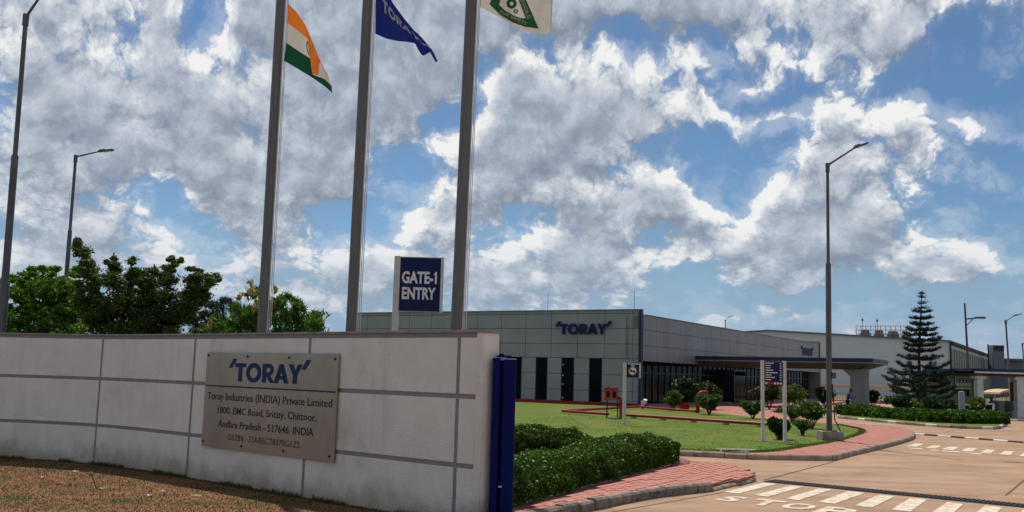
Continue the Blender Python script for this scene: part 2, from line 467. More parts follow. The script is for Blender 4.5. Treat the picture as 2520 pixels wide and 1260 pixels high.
M['brick_bed'] = mat('paving_joint_sand', (.22, .11, .08), rough=.95)
M['red_pipe'] = mat('red_fire_pipe_paint', (.36, .02, .018), (.22, .012, .012), scale=3, rough=.42)
M['hose_box'] = mat('hose_box_orange_paint', (.40, .085, .028), (.32, .06, .02), scale=4, rough=.5)
M['black_metal'] = mat('black_painted_metal', (.014, .013, .013), rough=.5)
M['grate'] = mat('drain_grate_iron', (.035, .033, .034), (.05, .045, .042), scale=10, rough=.6, metal=.4)
M['pit'] = mat('drain_pit_dark', (.008, .007, .006), rough=.9)
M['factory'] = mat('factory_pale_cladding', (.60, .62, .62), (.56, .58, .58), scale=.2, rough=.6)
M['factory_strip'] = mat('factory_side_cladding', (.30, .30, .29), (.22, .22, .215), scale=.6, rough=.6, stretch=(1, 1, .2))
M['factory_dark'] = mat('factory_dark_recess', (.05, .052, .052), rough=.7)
M['roof_metal'] = mat('grey_roof_metal', (.16, .17, .18), rough=.5)
M['slate'] = mat('slate_blue_cladding', (.15, .18, .21), rough=.6)
M['rust'] = mat('rusty_tank_top', (.20, .11, .06), (.30, .18, .11), scale=2, rough=.8)
M['tank'] = mat('grey_tank', (.22, .22, .22), rough=.6)
M['tan'] = mat('tan_pipe_bridge', (.55, .40, .25), rough=.7)
M['fence_metal'] = mat('fence_rail_metal', (.30, .27, .26), rough=.6)
M['bark'] = mat('tree_bark', (.10, .07, .05), (.055, .04, .03), scale=6, rough=.95, bump=.6, bscale=20, stretch=(1, 1, .3))
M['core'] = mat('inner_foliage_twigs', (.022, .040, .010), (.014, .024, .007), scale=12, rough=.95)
M['leaf_hedge'] = leaf_mat('hedge_leaf', (.014, .036, .003), (.070, .155, .008), (.19, .30, .03), transl=.28, rough=.42)
M['leaf_green'] = leaf_mat('bright_tree_leaf', (.026, .072, .006), (.10, .215, .015), (.18, .30, .03), transl=.42)
M['leaf_dark'] = leaf_mat('dark_tree_leaf', (.026, .048, .007), (.085, .135, .022), (.17, .14, .05), transl=.38)
M['leaf_conifer'] = leaf_mat('casuarina_needle', (.014, .030, .014), (.034, .062, .030), transl=.2)
M['leaf_mango'] = leaf_mat('long_drooping_leaf', (.025, .065, .008), (.085, .175, .018), (.16, .26, .04), transl=.42)
M['leaf_young'] = leaf_mat('young_ochre_leaf', (.24, .17, .03), (.42, .34, .10), transl=.4)
M['leaf_pine'] = leaf_mat('norfolk_pine_needle', (.008, .018, .009), (.024, .045, .026), transl=.1)
M['leaf_bush'] = leaf_mat('garden_bush_leaf', (.022, .055, .008), (.085, .150, .022), (.26, .32, .08), transl=.3)
M['leaf_bush_dark'] = leaf_mat('dark_bush_leaf', (.010, .026, .008), (.030, .065, .014), transl=.2)
M['flower_white'] = leaf_mat('white_petal', (.60, .57, .50), (.72, .69, .62), transl=.2)
M['flower_red'] = leaf_mat('magenta_red_bract', (.20, .020, .025), (.42, .06, .07), transl=.3)
M['blade_green'] = leaf_mat('grass_blade', (.060, .070, .018), (.095, .105, .028), (.17, .14, .06), transl=.3)
M['blade_dry'] = leaf_mat('dry_grass_blade', (.11, .062, .028), (.18, .10, .045), transl=.3)
M['saffron'] = mat('saffron_cloth', (.80, .20, .025), rough=.8, transl=.45)
M['cloth_white'] = mat('white_cloth', (.62, .56, .48), rough=.85, transl=.4)
M['cloth_green'] = mat('green_cloth', (.012, .085, .038), rough=.8, transl=.3)
M['cloth_navy'] = mat('navy_cloth', (.012, .022, .16), rough=.75, transl=.3)
M['cloth_mark'] = mat('white_print_on_cloth', (.62, .60, .62), rough=.8, transl=.3)
M['cloth_green2'] = mat('green_print_on_cloth', (.035, .15, .055), rough=.8, transl=.3)
M['rope'] = mat('pale_halyard_rope', (.62, .60, .58), rough=.8)
M['skin'] = mat('dark_skin', (.10, .055, .035), rough=.6)
M['hair'] = mat('black_hair', (.010, .009, .009), rough=.6)
M['shirt'] = mat('dark_blue_shirt', (.035, .045, .12), rough=.85)
M['trousers'] = mat('black_trousers', (.014, .014, .018), rough=.85)
M['phone'] = mat('black_phone', (.01, .01, .012), rough=.2)
M['gate_wall'] = mat('gatehouse_ribbed_panel', (.38, .39, .37), (.33, .34, .32), scale=.8, rough=.6)
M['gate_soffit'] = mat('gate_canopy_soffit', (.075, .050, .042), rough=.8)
M['board_white'] = mat('notice_board_white', (.62, .64, .62), rough=.5)
M['board_green'] = mat('notice_board_green', (.20, .30, .10), rough=.5)
M['board_blue'] = mat('notice_board_blue', (.02, .05, .35), rough=.5)
M['sign_red'] = mat('sign_red_ring', (.45, .03, .03), rough=.5)
M['bollard'] = mat('grey_painted_pillar', (.27, .28, .30), rough=.6)

# wide brick field seen from afar: same bricks, joints too fine to build
M['brick_field'] = mat('pink_paving_far', (.50, .215, .165), (.38, .16, .122), scale=3, rough=.9, bump=.4, bscale=40, detail=9, dirt=(.36, .21, .155), dscale=.8, dlo=.48, dhi=.78)
_t = M['brick_field'].node_tree; _p = next(n for n in _t.nodes if n.type == 'BSDF_PRINCIPLED')
_bk = nn(_t, 'ShaderNodeTexBrick'); _g = nn(_t, 'ShaderNodeNewGeometry')
_rot = nn(_t, 'ShaderNodeVectorRotate'); _rot.inputs['Angle'].default_value = .45
_t.links.new(_g.outputs['Position'], _rot.inputs['Vector']); _t.links.new(_rot.outputs[0], _bk.inputs['Vector'])
_bk.inputs['Scale'].default_value = 1.0; _bk.inputs['Brick Width'].default_value = .34; _bk.inputs['Row Height'].default_value = .155; _bk.inputs['Mortar Size'].default_value = .012
_bk.inputs['Color1'].default_value = (1, 1, 1, 1); _bk.inputs['Color2'].default_value = (.84, .82, .80, 1); _bk.inputs['Mortar'].default_value = (.45, .42, .40, 1)
_src = _p.inputs['Base Color'].links[0].from_socket
_t.links.new(vmth(_t, 'MULTIPLY', _src, _bk.outputs['Color']), _p.inputs['Base Color'])

# ---------------------------------------------------------------- lettering
_tc = {}
def text2d(txt, off=0.0):
    key = (txt, off)
    if key in _tc: return _tc[key]
    cu = bpy.data.curves.new('t', 'FONT'); cu.body = txt; cu.size = 1; cu.offset = off; cu.resolution_u = 3
    ob = bpy.data.objects.new('t', cu)
    me = bpy.data.meshes.new_from_object(ob)
    vs = [(v.co.x, v.co.y) for v in me.vertices]; fs = [tuple(p.vertices) for p in me.polygons]
    bpy.data.objects.remove(ob); bpy.data.curves.remove(cu); bpy.data.meshes.remove(me)
    _tc[key] = (vs, fs)
    return vs, fs
_h = [y for x, y in text2d('H')[0]]
CAPH = max(_h) - min(_h)
def norm_text(txt, off=0.0, serif=False):
    """mesh of a line of text: x 0..1 over the line, y 0 on the baseline and 1 at capital height; returns its natural width too"""
    vs, fs = text2d(txt, off)
    x0 = min(x for x, y in vs); x1 = max(x for x, y in vs); wd = x1 - x0
    vs2 = [((x - x0), y / CAPH) for x, y in vs]; fs2 = list(fs)
    if txt.endswith('-1'):       # the figure one has a flag at its top
        xr_ = max(x for x, y in vs2); sw = .30
        k = len(vs2); vs2 += [(xr_ - .16 * CAPH * 1.0 - .04, .97), (xr_ - .16 * CAPH - .04, .80), (xr_ - .36 * CAPH - .03, .70), (xr_ - .36 * CAPH - .03, .82)]
        fs2.append((k, k + 3, k + 2, k + 1))
    if serif:
        from collections import Counter
        ec = Counter()
        for f in fs:
            for i in range(len(f)):
                a, b = f[i], f[(i + 1) % len(f)]; ec[(min(a, b), max(a, b))] += 1
        ys = (0.0, 1.0, .74)
        for (a, b), c in ec.items():
            if c != 1: continue
            (ax_, ay_), (bx_, by_) = vs2[a], vs2[b]
            if abs(ay_ - by_) > .015: continue
            ln = abs(ax_ - bx_) / CAPH
            if not (.06 < ln < .24): continue
            y = (ay_ + by_) / 2
            yy = [q for q in ys if abs(q - y) < .05]
            if not yy: continue
            s_ = 1 if yy[0] == 0 else -1
            lo_, hi_ = min(ax_, bx_) - .085 * CAPH, max(ax_, bx_) + .085 * CAPH
            k = len(vs2)
            vs2 += [(lo_, y), (hi_, y), (hi_, y + s_ * .065), (lo_, y + s_ * .065)]
            fs2.append((k, k + 1, k + 2, k + 3) if s_ > 0 else (k + 3, k + 2, k + 1, k))
    return [(x / wd, y) for x, y in vs2], fs2, wd / CAPH
def lettering(name, txt, fn, m, parent, off=0.0, serif=False, label=None):
    vs, fs, _ = norm_text(txt, off, serif)
    # faces whose spans overlap along the line make one letter: each letter is a part
    sp_ = sorted(((min(vs[i][0] for i in f), max(vs[i][0] for i in f), f) for f in fs), key=lambda q: q[0])
    groups = []; e = .0006
    for a, c, f in sp_:
        if groups and a < groups[-1][0] - e: groups[-1][0] = max(groups[-1][0], c); groups[-1][1].append(f)
        else: groups.append([c, [f]])
    for _, fl in groups:
        used = sorted({i for f in fl for i in f}); ix = {i: k for k, i in enumerate(used)}
        b = MB(); b.add([fn(*vs[i]) for i in used], [tuple(ix[i] for i in f) for f in fl]); b.build(name, m, parent)

# the company's word mark as 2-D shapes; capital height 1
def logo_shapes():
    S = []; x = 0; st = .27
    def arc(cx, cy, rx, ry, a0, a1, n, k):
        o = [(cx + rx * math.cos(a0 + (a1 - a0) * i / n), cy + ry * math.sin(a0 + (a1 - a0) * i / n)) for i in range(n + 1)]
        q = [(cx + (rx - k) * math.cos(a0 + (a1 - a0) * i / n), cy + (ry - k) * math.sin(a0 + (a1 - a0) * i / n)) for i in range(n + 1)]
        return [[o[i], o[i + 1], q[i + 1], q[i]] for i in range(n)]
    L = {}
    L['T'] = [[(0, 1), (0, .78), (.82, .78), (.82, 1)], [(.275, 0), (.545, 0), (.545, .78), (.275, .78)]]
    L['O'] = arc(.55, .5, .55, .53, 0, 2 * math.pi, 28, .25)
    L['R'] = [[(0, 0), (st, 0), (st, 1), (0, 1)], [(st, .78), (st, 1), (.46, 1), (.46, .78)], [(st, .36), (st, .56), (.46, .56), (.46, .36)]] \
        + arc(.46, .68, .32, .32, -math.pi / 2, math.pi / 2, 10, .21) + [[(.30, .36), (.56, .36), (.86, 0), (.55, 0)]]
    L['A'] = [[(0, 0), (.28, 0), (.62, 1), (.36, 1)], [(.72, 0), (1.0, 0), (.62, 1), (.45, .78)], [(.24, .20), (.76, .20), (.70, .38), (.30, .38)]]
    L['Y'] = [[(.33, 0), (.60, 0), (.60, .45), (.33, .45)], [(0, 1), (.30, 1), (.56, .45), (.33, .45)], [(.93, 1), (.63, 1), (.40, .45), (.60, .45)]]
    wds = {'T': .82, 'O': 1.10, 'R': .84, 'A': 1.0, 'Y': .93}
    res = []; x = .42
    pr = [(0, .74), (.26, .74), (.62, 1.24), (.34, 1.24)]
    res.append(('prime', [pr]))
    x = .50
    for ch, g in (('T', .04), ('O', .10), ('R', .0), ('A', -.02), ('Y', 0)):
        res.append((ch, [[(px_ + x, py_) for px_, py_ in q] for q in L[ch]])); x += wds[ch] + g
    res.append(('prime', [[(px_ + x - .06, py_) for px_, py_ in pr]]))
    return res, x + .56
LOGO, LOGO_W = logo_shapes()
def put_logo(fn, depth, m, parent, name='letter', lenv=None):
    """fn(x, y, out) -> point; one solid letter per part, x over 0..1"""
    for ch, quads in LOGO:
        b = MB()
        for q in quads:
            n = len(q)
            a = sum(q[i][0] * q[(i + 1) % n][1] - q[(i + 1) % n][0] * q[i][1] for i in range(n))
            if a < 0: q = q[::-1]
            vs = [fn(x / LOGO_W, y, 0) for x, y in q] + [fn(x / LOGO_W, y, depth) for x, y in q]
            b.add(vs, [tuple(range(n, 2 * n))] + [(i, (i + 1) % n, n + (i + 1) % n, n + i) for i in range(n)])
        b.build(name, m, parent)

# ---------------------------------------------------------------- foliage
def leafmesh(name, pts, size, m, parent=None, aspect=.55, up=.35, droop=0.0, sizevar=.4, kind=None, label=None):
    """many small bent leaves: pts (n,3) world; each leaf is a folded diamond of 4 vertices"""
    pts = np.asarray(pts, float); n = len(pts)
    o_ = ORIG.get(parent, Vector((0, 0, 0)))
    if parent is None: o_ = Vector((pts[:, 0].mean(), pts[:, 1].mean(), pts[:, 2].min()))
    d = nrs.normal(size=(n, 3)); d[:, 2] += -droop * 2.2
    d /= np.linalg.norm(d, axis=1)[:, None]
    nv = nrs.normal(size=(n, 3)); nv[:, 2] += up * 3
    w_ = np.cross(d, nv); w_ /= np.linalg.norm(w_, axis=1)[:, None] + 1e-9
    nn_ = np.cross(w_, d)
    L_ = size * (1 + sizevar * (nrs.rand(n) * 2 - 1))[:, None]
    W_ = L_ * aspect * .5
    base = pts - np.array(o_)
    v = np.empty((n, 4, 3))
    v[:, 0] = base - d * L_ * .5
    v[:, 1] = base + w_ * W_ + nn_ * W_ * .35
    v[:, 2] = base + d * L_ * .5 - nn_ * L_ * .12
    v[:, 3] = base - w_ * W_ + nn_ * W_ * .35
    me = bpy.data.meshes.new(name)
    me.vertices.add(n * 4); me.vertices.foreach_set('co', v.reshape(-1))
    me.loops.add(n * 4); me.loops.foreach_set('vertex_index', np.arange(n * 4, dtype=np.int32))
    me.polygons.add(n); me.polygons.foreach_set('loop_start', np.arange(0, n * 4, 4, dtype=np.int32))
    me.polygons.foreach_set('loop_total', np.full(n, 4, dtype=np.int32))
    me.materials.append(m); me.update(calc_edges=True)
    ob = bpy.data.objects.new(name, me); COL.objects.link(ob)
    if parent is None: ob.location = o_
    else: ob.parent = parent
    ORIG[ob] = o_
    if kind: ob['kind'] = kind
    if label: ob['label'] = label
    return ob

def blob_pts(c, r, n, shell=.55):
    """points through an ellipsoid, denser towards its skin"""
    d = nrs.normal(size=(n, 3)); d /= np.linalg.norm(d, axis=1)[:, None]
    q = shell + (1 - shell) * nrs.rand(n)[:, None] ** .7
    return np.array(c) + d * q * np.array(r)

def clumps_pts(c, r, nclump, per, cr_=.33, shell=.55):
    """an uneven crown: leaf clumps scattered through an ellipsoid"""
    cs = blob_pts(c, np.array(r) * (1 - cr_ * .6), nclump, shell)
    out = []
    for p in cs:
        k = cr_ * (.6 + .7 * nrs.rand())
        out.append(blob_pts(p, np.array([max(r[0], r[1]) * k, max(r[0], r[1]) * k, r[2] * k * .9]), per, .3))
    return np.vstack(out), cs

# ================================================================ site
LZ = .15                                    # level of lawns and pavements above the road
def ring(pts, z=0.0):
    return [tuple(G(x, y, z)[:2]) for x, y in pts]
def flat(name, pts, z, m, parent=None, kind='structure', skirt=0.0):
    b = MB()
    a = sum(pts[i][0] * pts[(i + 1) % len(pts)][1] - pts[(i + 1) % len(pts)][0] * pts[i][1] for i in range(len(pts)))
    if a < 0: pts = pts[::-1]
    if skirt: b.prism(pts, z - skirt, z)
    else: b.add([(p[0], p[1], z) for p in pts], [tuple(range(len(pts)))])
    return b.build(name, m, parent, kind=kind)
def smooth_line(pts, n=6):
    """Catmull-Rom through 2-D points"""
    P = [Vector(p) for p in pts]; P = [P[0] * 2 - P[1]] + P + [P[-1] * 2 - P[-2]]; out = []
    for i in range(1, len(P) - 2):
        for k in range(n):
            t = k / n; a, b, c, d = P[i - 1], P[i], P[i + 1], P[i + 2]
            out.append(.5 * ((2 * b) + (c - a) * t + (2 * a - 5 * b + 4 * c - d) * t * t + (3 * b - a - 3 * c + d) * t ** 3))
    out.append(P[-2]); return out

b = MB(); b.add([(-2500, -60, 0), (2500, -60, 0), (2500, 3500, 0), (-2500, 3500, 0)], [(0, 1, 2, 3)])
b.build('ground', M['ground'], kind='structure')

# wall line (on the ground), by joints
WP = smooth_line([(-19.2, 21.2), (-15.0, 22.35), (-11.73, 22.05), (-8.97, 21.2), (-6.25, 19.12), (-3.46, 16.68), (-.75, 14.39), (2.0, 12.1)], 8)
def wall_pt(t, off=0.0):
    """t in panels (0 = first joint in view), off towards the road"""
    f = (t + 2) * 8; i = max(0, min(len(WP) - 2, int(math.floor(f)))); a = f - i
    p = WP[i] * (1 - a) + WP[i + 1] * a; d = (WP[i + 1] - WP[i]).normalized()
    return Vector((p.x + d.y * off, p.y - d.x * off))

road_pts = [(-1.5, -30), (60, -30), (90, 20), (90, 130), (30, 130), (20, 60), (4, 40), (-20, 40), (-20, 25), (-3, 22), (.2, 14.2), (-.9, 12), (-1.5, 9.0)]
road = flat('road', road_pts, .004, M['road'])
# the soil and grass verge in front of the wall
vp = [wall_pt(t, -.2) for t in np.linspace(-1.9, 4.2, 26)]
verge_pts = [tuple(p) for p in vp] + [(-.9, 12.0), (-1.4, 10.5), (-3.0, 6), (-22, 6)]
verge = flat('verge', verge_pts, .008, M['verge'])

# ---- lawn plateau with its pavement
Lf = [(-60, 34.5), (-30, 31.5), (-8, 28.6)] + ring([(1700, 1110), (1850, 1118), (2045, 1121), (2100, 1108), (2180, 1090), (2236, 1075), (2246, 1066), (2238, 1058), (2190, 1050), (2130, 1045), (2040, 1037), (1930, 1022), (1895, 1012), (1985, 1001)], LZ)
C0 = G(1578, 1000, LZ)                      # near corner of the office
dF = Vector((-math.cos(R(31)), math.sin(R(31)), 0)); dS = Vector((math.sin(R(31)), math.cos(R(31)), 0))
def BP(s, f, z=0.0):
    """office frame: s along the side front, f along the main front, both from the corner"""
    p = C0 + dS * s + dF * f; return Vector((p.x, p.y, z))
plateau_pts = Lf + [tuple(BP(60, -3)[:2]), tuple(BP(66, 5)[:2]), tuple(BP(62, 90)[:2]), (-120, 130)]
pavement = flat('pavement', plateau_pts, LZ, M['brick_field'], skirt=LZ + .05)
lawn_pts = [(-60, 34.7), (-30, 31.7), (-8, 28.8)] + ring([(1700, 1108), (1790, 1113), (1885, 1112), (1960, 1102), (2060, 1085), (2112, 1069), (2122, 1062), (2112, 1055), (2060, 1045), (1990, 1038), (1890, 1031), (1745, 1014), (1712, 1006)], LZ) \
    + [tuple(BP(6, -3.2)[:2]), tuple(BP(-.5, -2.6)[:2]), tuple(BP(-1.0, 0)[:2]), tuple(BP(-1.0, 53)[:2]), tuple(BP(61, 53)[:2]), tuple(BP(61.5, 89)[:2]), (-119, 129)]
lawn = flat('lawn', lawn_pts, LZ + .006, M['lawn'])
# drain cover slab let into the lawn edge
bs = MB(); bs.prism(ring([(1775, 1113), (1840, 1116), (1865, 1108), (1760, 1105)], LZ), LZ, LZ + .03)
tag(bs.build('manhole_slab', M['concrete']), 'flat grey concrete slab set in the lawn edge behind the kerb', 'concrete slab')

# ---- kerbs: one stone after another along a line of points
def stone_mesh(name, L, w, h, m, var=0):
    b = MB(); c = .035
    prof = [(-w / 2, -.06), (w / 2, -.06), (w / 2, h), (-w / 2 + c, h), (-w / 2, h - c)]
    v0 = [(-L / 2, y, z) for y, z in prof]; v1 = [(L / 2, y, z) for y, z in prof]
    n = len(prof)
    b.add(v0 + v1, [tuple(range(n)), tuple(reversed(range(n, 2 * n)))] + [(i, n + i, n + (i + 1) % n, (i + 1) % n) for i in range(n)])
    return b.mesh(name, m)
def run_kerb(parent, pts, L, w, h, mats, name='kerb_stone', gap=.018, jitter=1.0, side=1):
    pts = [Vector((p[0], p[1])) for p in pts]
    seg = [(pts[i + 1] - pts[i]).length for i in range(len(pts) - 1)]; tot = sum(seg); n = max(1, round(tot / L)); Lx = tot / n
    meshes = [stone_mesh(name, Lx - gap, w, h, m) for m in mats]
    def at(s):
        i = 0
        while i < len(seg) - 1 and s > seg[i]: s -= seg[i]; i += 1
        return pts[i] + (pts[i + 1] - pts[i]) * (s / seg[i]), pts[i + 1] - pts[i]
    for k in range(n):
        p0, _ = at(k * Lx); p1, _ = at((k + 1) * Lx); c = (p0 + p1) / 2; d = (p1 - p0)
        rz = math.atan2(d.y, d.x) + (math.pi if side < 0 else 0)
        inst(meshes[k % len(meshes)], name, parent, (c.x + rnd.uniform(-.006, .006) * jitter, c.y, rnd.uniform(-.012, .006) * jitter), rz + rnd.uniform(-.012, .012) * jitter, rx=rnd.uniform(-.02, .02) * jitter)
def kerb_root(label, loc=(0, 0, 0)):
    o = bpy.data.objects.new('kerb', None); COL.objects.link(o); o.location = loc; ORIG[o] = Vector(loc); o['kind'] = 'structure'; return o
kl = kerb_root('lawn kerb', (10, 28, 0))
line = smooth_line([p for p in Lf[2:12]], 5)
# sharp corner at the island nose: straight run, then the curve
run_kerb(kl, [Lf[2], Lf[3], Lf[4], Lf[5]], .62, .16, LZ + .012, [M['kerb2']], side=1)
run_kerb(kl, smooth_line(Lf[5:12], 4), .45, .16, LZ + .014, [M['kerb2']], side=1)
run_kerb(kl, Lf[11:14], .6, .14, LZ + .01, [M['kerb2']], side=1)

# ---- near planting bed: hedges behind a brick pavement
K_near = ring([(1225, 1287), (1300, 1264), (1383, 1246), (1486, 1226), (1598, 1206), (1746, 1190)], LZ)
K_tip = ring([(1750, 1202), (1800, 1190), (1850, 1180), (1848, 1168), (1822, 1157), (1780, 1148), (1705, 1141)], .06)
bed_edge = K_near + K_tip[1:]
bed_pts = bed_edge + [tuple(G(1640, 1117, .1)[:2]), (3.2, 26.6), (-3, 26.4), (-3, 20), (.3, 14.7)]
bed = flat('planting_bed', bed_pts, LZ - .035, M['brick_bed'], skirt=.16)
kn = kerb_root('near kerb', (1.5, 16, 0))
kpts = smooth_line(K_near, 6)
run_kerb(kn, kpts, .50, .17, LZ + .03, [M['kerb']], gap=.022, jitter=1.6)
run_kerb(kn, smooth_line(K_tip, 4), .50, .12, .085, [M['kerb2']], jitter=1.4)

# bricks of the near pavement: laid in courses parallel to the kerb
def inside(p, poly):
    x, y = p[0], p[1]; c = False; n = len(poly)
    for i in range(n):
        x1, y1 = poly[i]; x2, y2 = poly[(i + 1) % n]
        if (y1 > y) != (y2 > y) and x < (x2 - x1) * (y - y1) / (y2 - y1) + x1: c = not c
    return c
H_front = ring([(1262, 1258), (1330, 1238), (1450, 1205), (1560, 1172), (1640, 1153), (1690, 1141)], LZ)   # foot of the hedge on the pavement
pave_poly = bed_edge + list(reversed(H_front))
pc = [Vector(p) for p in pave_poly]
d_ = (Vector(K_near[3]) - Vector(K_near[0])).normalized(); n_ = Vector((-d_.y, d_.x)); o_ = Vector(K_near[0])
BL, BW = .34, .155
bm_ = MB(); bm_.box((0, 0, -.02), (BL - .022, BW - .020, .05)); brick_me = bm_.mesh('brick', M['brick'])
cells = []
for j in range(-6, 34):
    for i in range(-3, 44):
        c = o_ + d_ * ((i + .5 * (j % 2)) * BL) + n_ * ((j + .5) * BW + .09)
        if inside(c, [tuple(q) for q in pave_poly]):
            # keep clear of the kerb
            if min((c - Vector(q)).length for q in K_tip) < .10: continue
            cells.append(c)
cells.sort(key=lambda c: c.length)
rz0 = math.atan2(d_.y, d_.x)
for c in cells[:300]:
    inst(brick_me, 'brick', bed, (c.x, c.y, LZ - .012 + rnd.uniform(-.006, .006)), rz0 + rnd.uniform(-.02, .02), rx=rnd.uniform(-.012, .012))
if len(cells) > 300:
    bb = MB()
    for c in cells[300:]:
        bb.box((c.x, c.y, LZ - .032 + rnd.uniform(-.006, .006)), (BL - .022, BW - .020, .05), ax=(d_.x, d_.y, 0))
    bb.build('brick_courses', M['brick'], bed, kind='stuff')

# ---- road joints, crossings, lettering, drain
def strip(name, a, b, w, m, z=.009, parent=road):
    a, b = Vector((a[0], a[1], 0)), Vector((b[0], b[1], 0)); d = (b - a).normalized(); n = Vector((-d.y, d.x, 0)) * w / 2
    q = MB(); q.add([(*(a - n)[:2], z), (*(b - n)[:2], z), (*(b + n)[:2], z), (*(a + n)[:2], z)], [(0, 1, 2, 3)]); return q.build(name, m, parent)
strip('road_joint', G(1880, 1182), G(2052, 1137), .05, M['joint'])
strip('road_joint', G(2475, 1220), G(2560, 1150), .045, M['joint'])
strip('road_joint', G(2120, 1068), G(2520, 1062), .05, M['joint'])
strip('road_joint', G(2330, 1063), G(2420, 1045), .05, M['joint'])
strip('road_joint', G(1500, 1262), G(1880, 1195), .03, M['joint'])
zc_root = bpy.data.objects.new('zebra_crossing', None); COL.objects.link(zc_root); zc_root['kind'] = 'structure'; zc_root.location = G(2150, 1220); ORIG[zc_root] = zc_root.location.copy()
def quad(name, px, z, m, parent):
    q = MB(); q.add([(*G(x, y, z)[:2], z) for x, y in px], [(0, 1, 2, 3)]); return q.build(name, m, parent)
Z1 = [((355,558),(465,570),(740,500),(640,492)), ((578,580),(672,593),(935,518),(840,512)), ((795,605),(895,618),(1135,542),(1040,533)),
      ((1035,630),(1155,643),(1375,565),(1250,553)), ((1295,657),(1425,670),(1590,590),(1475,578)), ((1560,685),(1700,700),(1825,612),(1700,602)),
      ((1838,715),(1985,730),(2085,645),(1970,630)), ((2130,745),(2270,760),(2365,670),(2240,655)), ((2430,775),(2590,790),(2650,700),(2515,685))]
for qd in Z1:
    quad('zebra_stripe', [(1660 + x / 2.93, 1020 + y / 2.93) for x, y in qd], .012, M['paint'], zc_root)
z2_root = bpy.data.objects.new('zebra_crossing', None); COL.objects.link(z2_root); z2_root['kind'] = 'structure'; z2_root.location = G(2350, 1108); ORIG[z2_root] = z2_root.location.copy()
Z2 = [((1665,230),(1742,232),(1802,212),(1735,209)), ((1808,242),(1885,244),(1925,224),(1862,221)), ((1925,252),(2010,256),(2052,234),(1980,231)),
      ((2065,263),(2145,267),(2182,243),(2110,240)), ((2202,275),(2280,280),(2313,256),(2245,251)), ((2343,287),(2422,292),(2448,266),(2378,262)), ((2486,299),(2570,304),(2590,277),(2520,273))]
for qd in Z2:
    quad('zebra_stripe', [(1660 + x / 2.93, 1020 + y / 2.93) for x, y in qd], .012, M['paint'], z2_root)
for qd in [((1682,239),(1688,244),(1790,250),(1786,244)), ((1840,252),(1844,258),(1905,262),(1902,256)), ((1930,259),(1934,265),(2065,274),(2062,268)), ((2085,272),(2088,278),(2212,288),(2208,281))]:
    quad('stop_line_dash', [(1660 + x / 2.93, 1020 + y / 2.93) for x, y in qd], .012, M['paint2'], z2_root)
# STOP, letter by letter
def ground_letter(ch, px):
    TL, TR, BR_, BL_ = [G(1660 + x / 2.93, 1020 + y / 2.93) for x, y in px]
    def fn(x, y):
        a = BL_.lerp(BR_, x); c = TL.lerp(TR, x); p = a.lerp(c, y); return (p.x, p.y, .013)
    vs, fs, _ = norm_text(ch, .035)
    q = MB(); q.add([fn(x, y) for x, y in vs], fs); q.build('road_letter', M['paint'], st_root)
st_root = bpy.data.objects.new('road_lettering', None); COL.objects.link(st_root); st_root['kind'] = 'structure'; st_root.location = G(1930, 1243); ORIG[st_root] = st_root.location.copy()
ground_letter('S', ((395,594),(545,606),(435,632),(275,618)))
ground_letter('T', ((600,612),(815,634),(722,668),(520,650)))
ground_letter('O', ((850,640),(1060,665),(950,694),(735,672)))
ground_letter('P', ((1105,668),(1340,694),(1235,735),(985,708)))

ga, gb = G(1893, 1184), G(2640, 1258)
gd = (gb - ga).normalized(); gn = Vector((-gd.y, gd.x, 0)); GL = (gb - ga).length; GWd = .58
gr = empty('drain_grate', ((ga + gb) / 2)[:2] + (0,), 'black iron channel drain grate running across the road before the zebra stripes', 'drain grate')
q = MB(); q.box((ga + gb) / 2 + gn * 0 + Vector((0, 0, .008)), (GL, GWd - .06, .004), ax=gd); q.build('channel', M['pit'], gr)
q = MB()
for s_ in (-1, 1): q.box((ga + gb) / 2 + gn * (s_ * (GWd / 2 - .02)) + Vector((0, 0, .008)), (GL, .04, .02), ax=gd)
q.build('frame', M['grate'], gr)
q = MB(); q.box((0, 0, 0), (.045, GWd - .08, .02)); bar_me = q.mesh('bar', M['grate'])
nb = int(GL / .088)
for i in range(nb):
    p = ga + gd * ((i + .5) * GL / nb); inst(bar_me, 'bar', gr, (p.x, p.y, .016), math.atan2(gd.y, gd.x))

# black and white low kerb across the far mouth of the road
kb = kerb_root('striped kerb', tuple(G(2380, 1080)[:2]) + (0,))
a_, b_ = G(2246, 1069), G(2560, 1094)
run_kerb(kb, [a_[:2], b_[:2]], (b_ - a_).length / 9, .16, .07, [M['kerb_white'], M['kerb_black']], jitter=.3)

# ================================================================ boundary wall
WT = 2.83
wroot = empty('boundary_wall', (*wall_pt(1.5), 0), 'long curved white rendered boundary wall with grey painted grid lines', 'wall')
def wall_prism(t0, t1, z0, z1, o0, o1, n=None):
    n = n or max(1, int(math.ceil((t1 - t0) * 6)))
    ts = [t0 + (t1 - t0) * i / n for i in range(n + 1)]
    b = MB(); vs = []
    for t in ts:
        a = wall_pt(t, o1); c = wall_pt(t, o0)
        vs += [(a.x, a.y, z0), (a.x, a.y, z1), (c.x, c.y, z1), (c.x, c.y, z0)]
    fs = []
    for i in range(n):
        for k in range(4):
            fs.append((i * 4 + k, i * 4 + (k + 1) % 4, (i + 1) * 4 + (k + 1) % 4, (i + 1) * 4 + k))
    fs += [(3, 2, 1, 0), (n * 4, n * 4 + 1, n * 4 + 2, n * 4 + 3)]
    b.add(vs, fs); return b
TEND = 4 + .46 / 3.55
wall_prism(-1.9, TEND - .004, -.1, WT - .035, -.35, 0).build('wall_body', M['band'], wroot)
rows = [(-.05, .805), (.875, 1.815), (1.885, 2.72)]
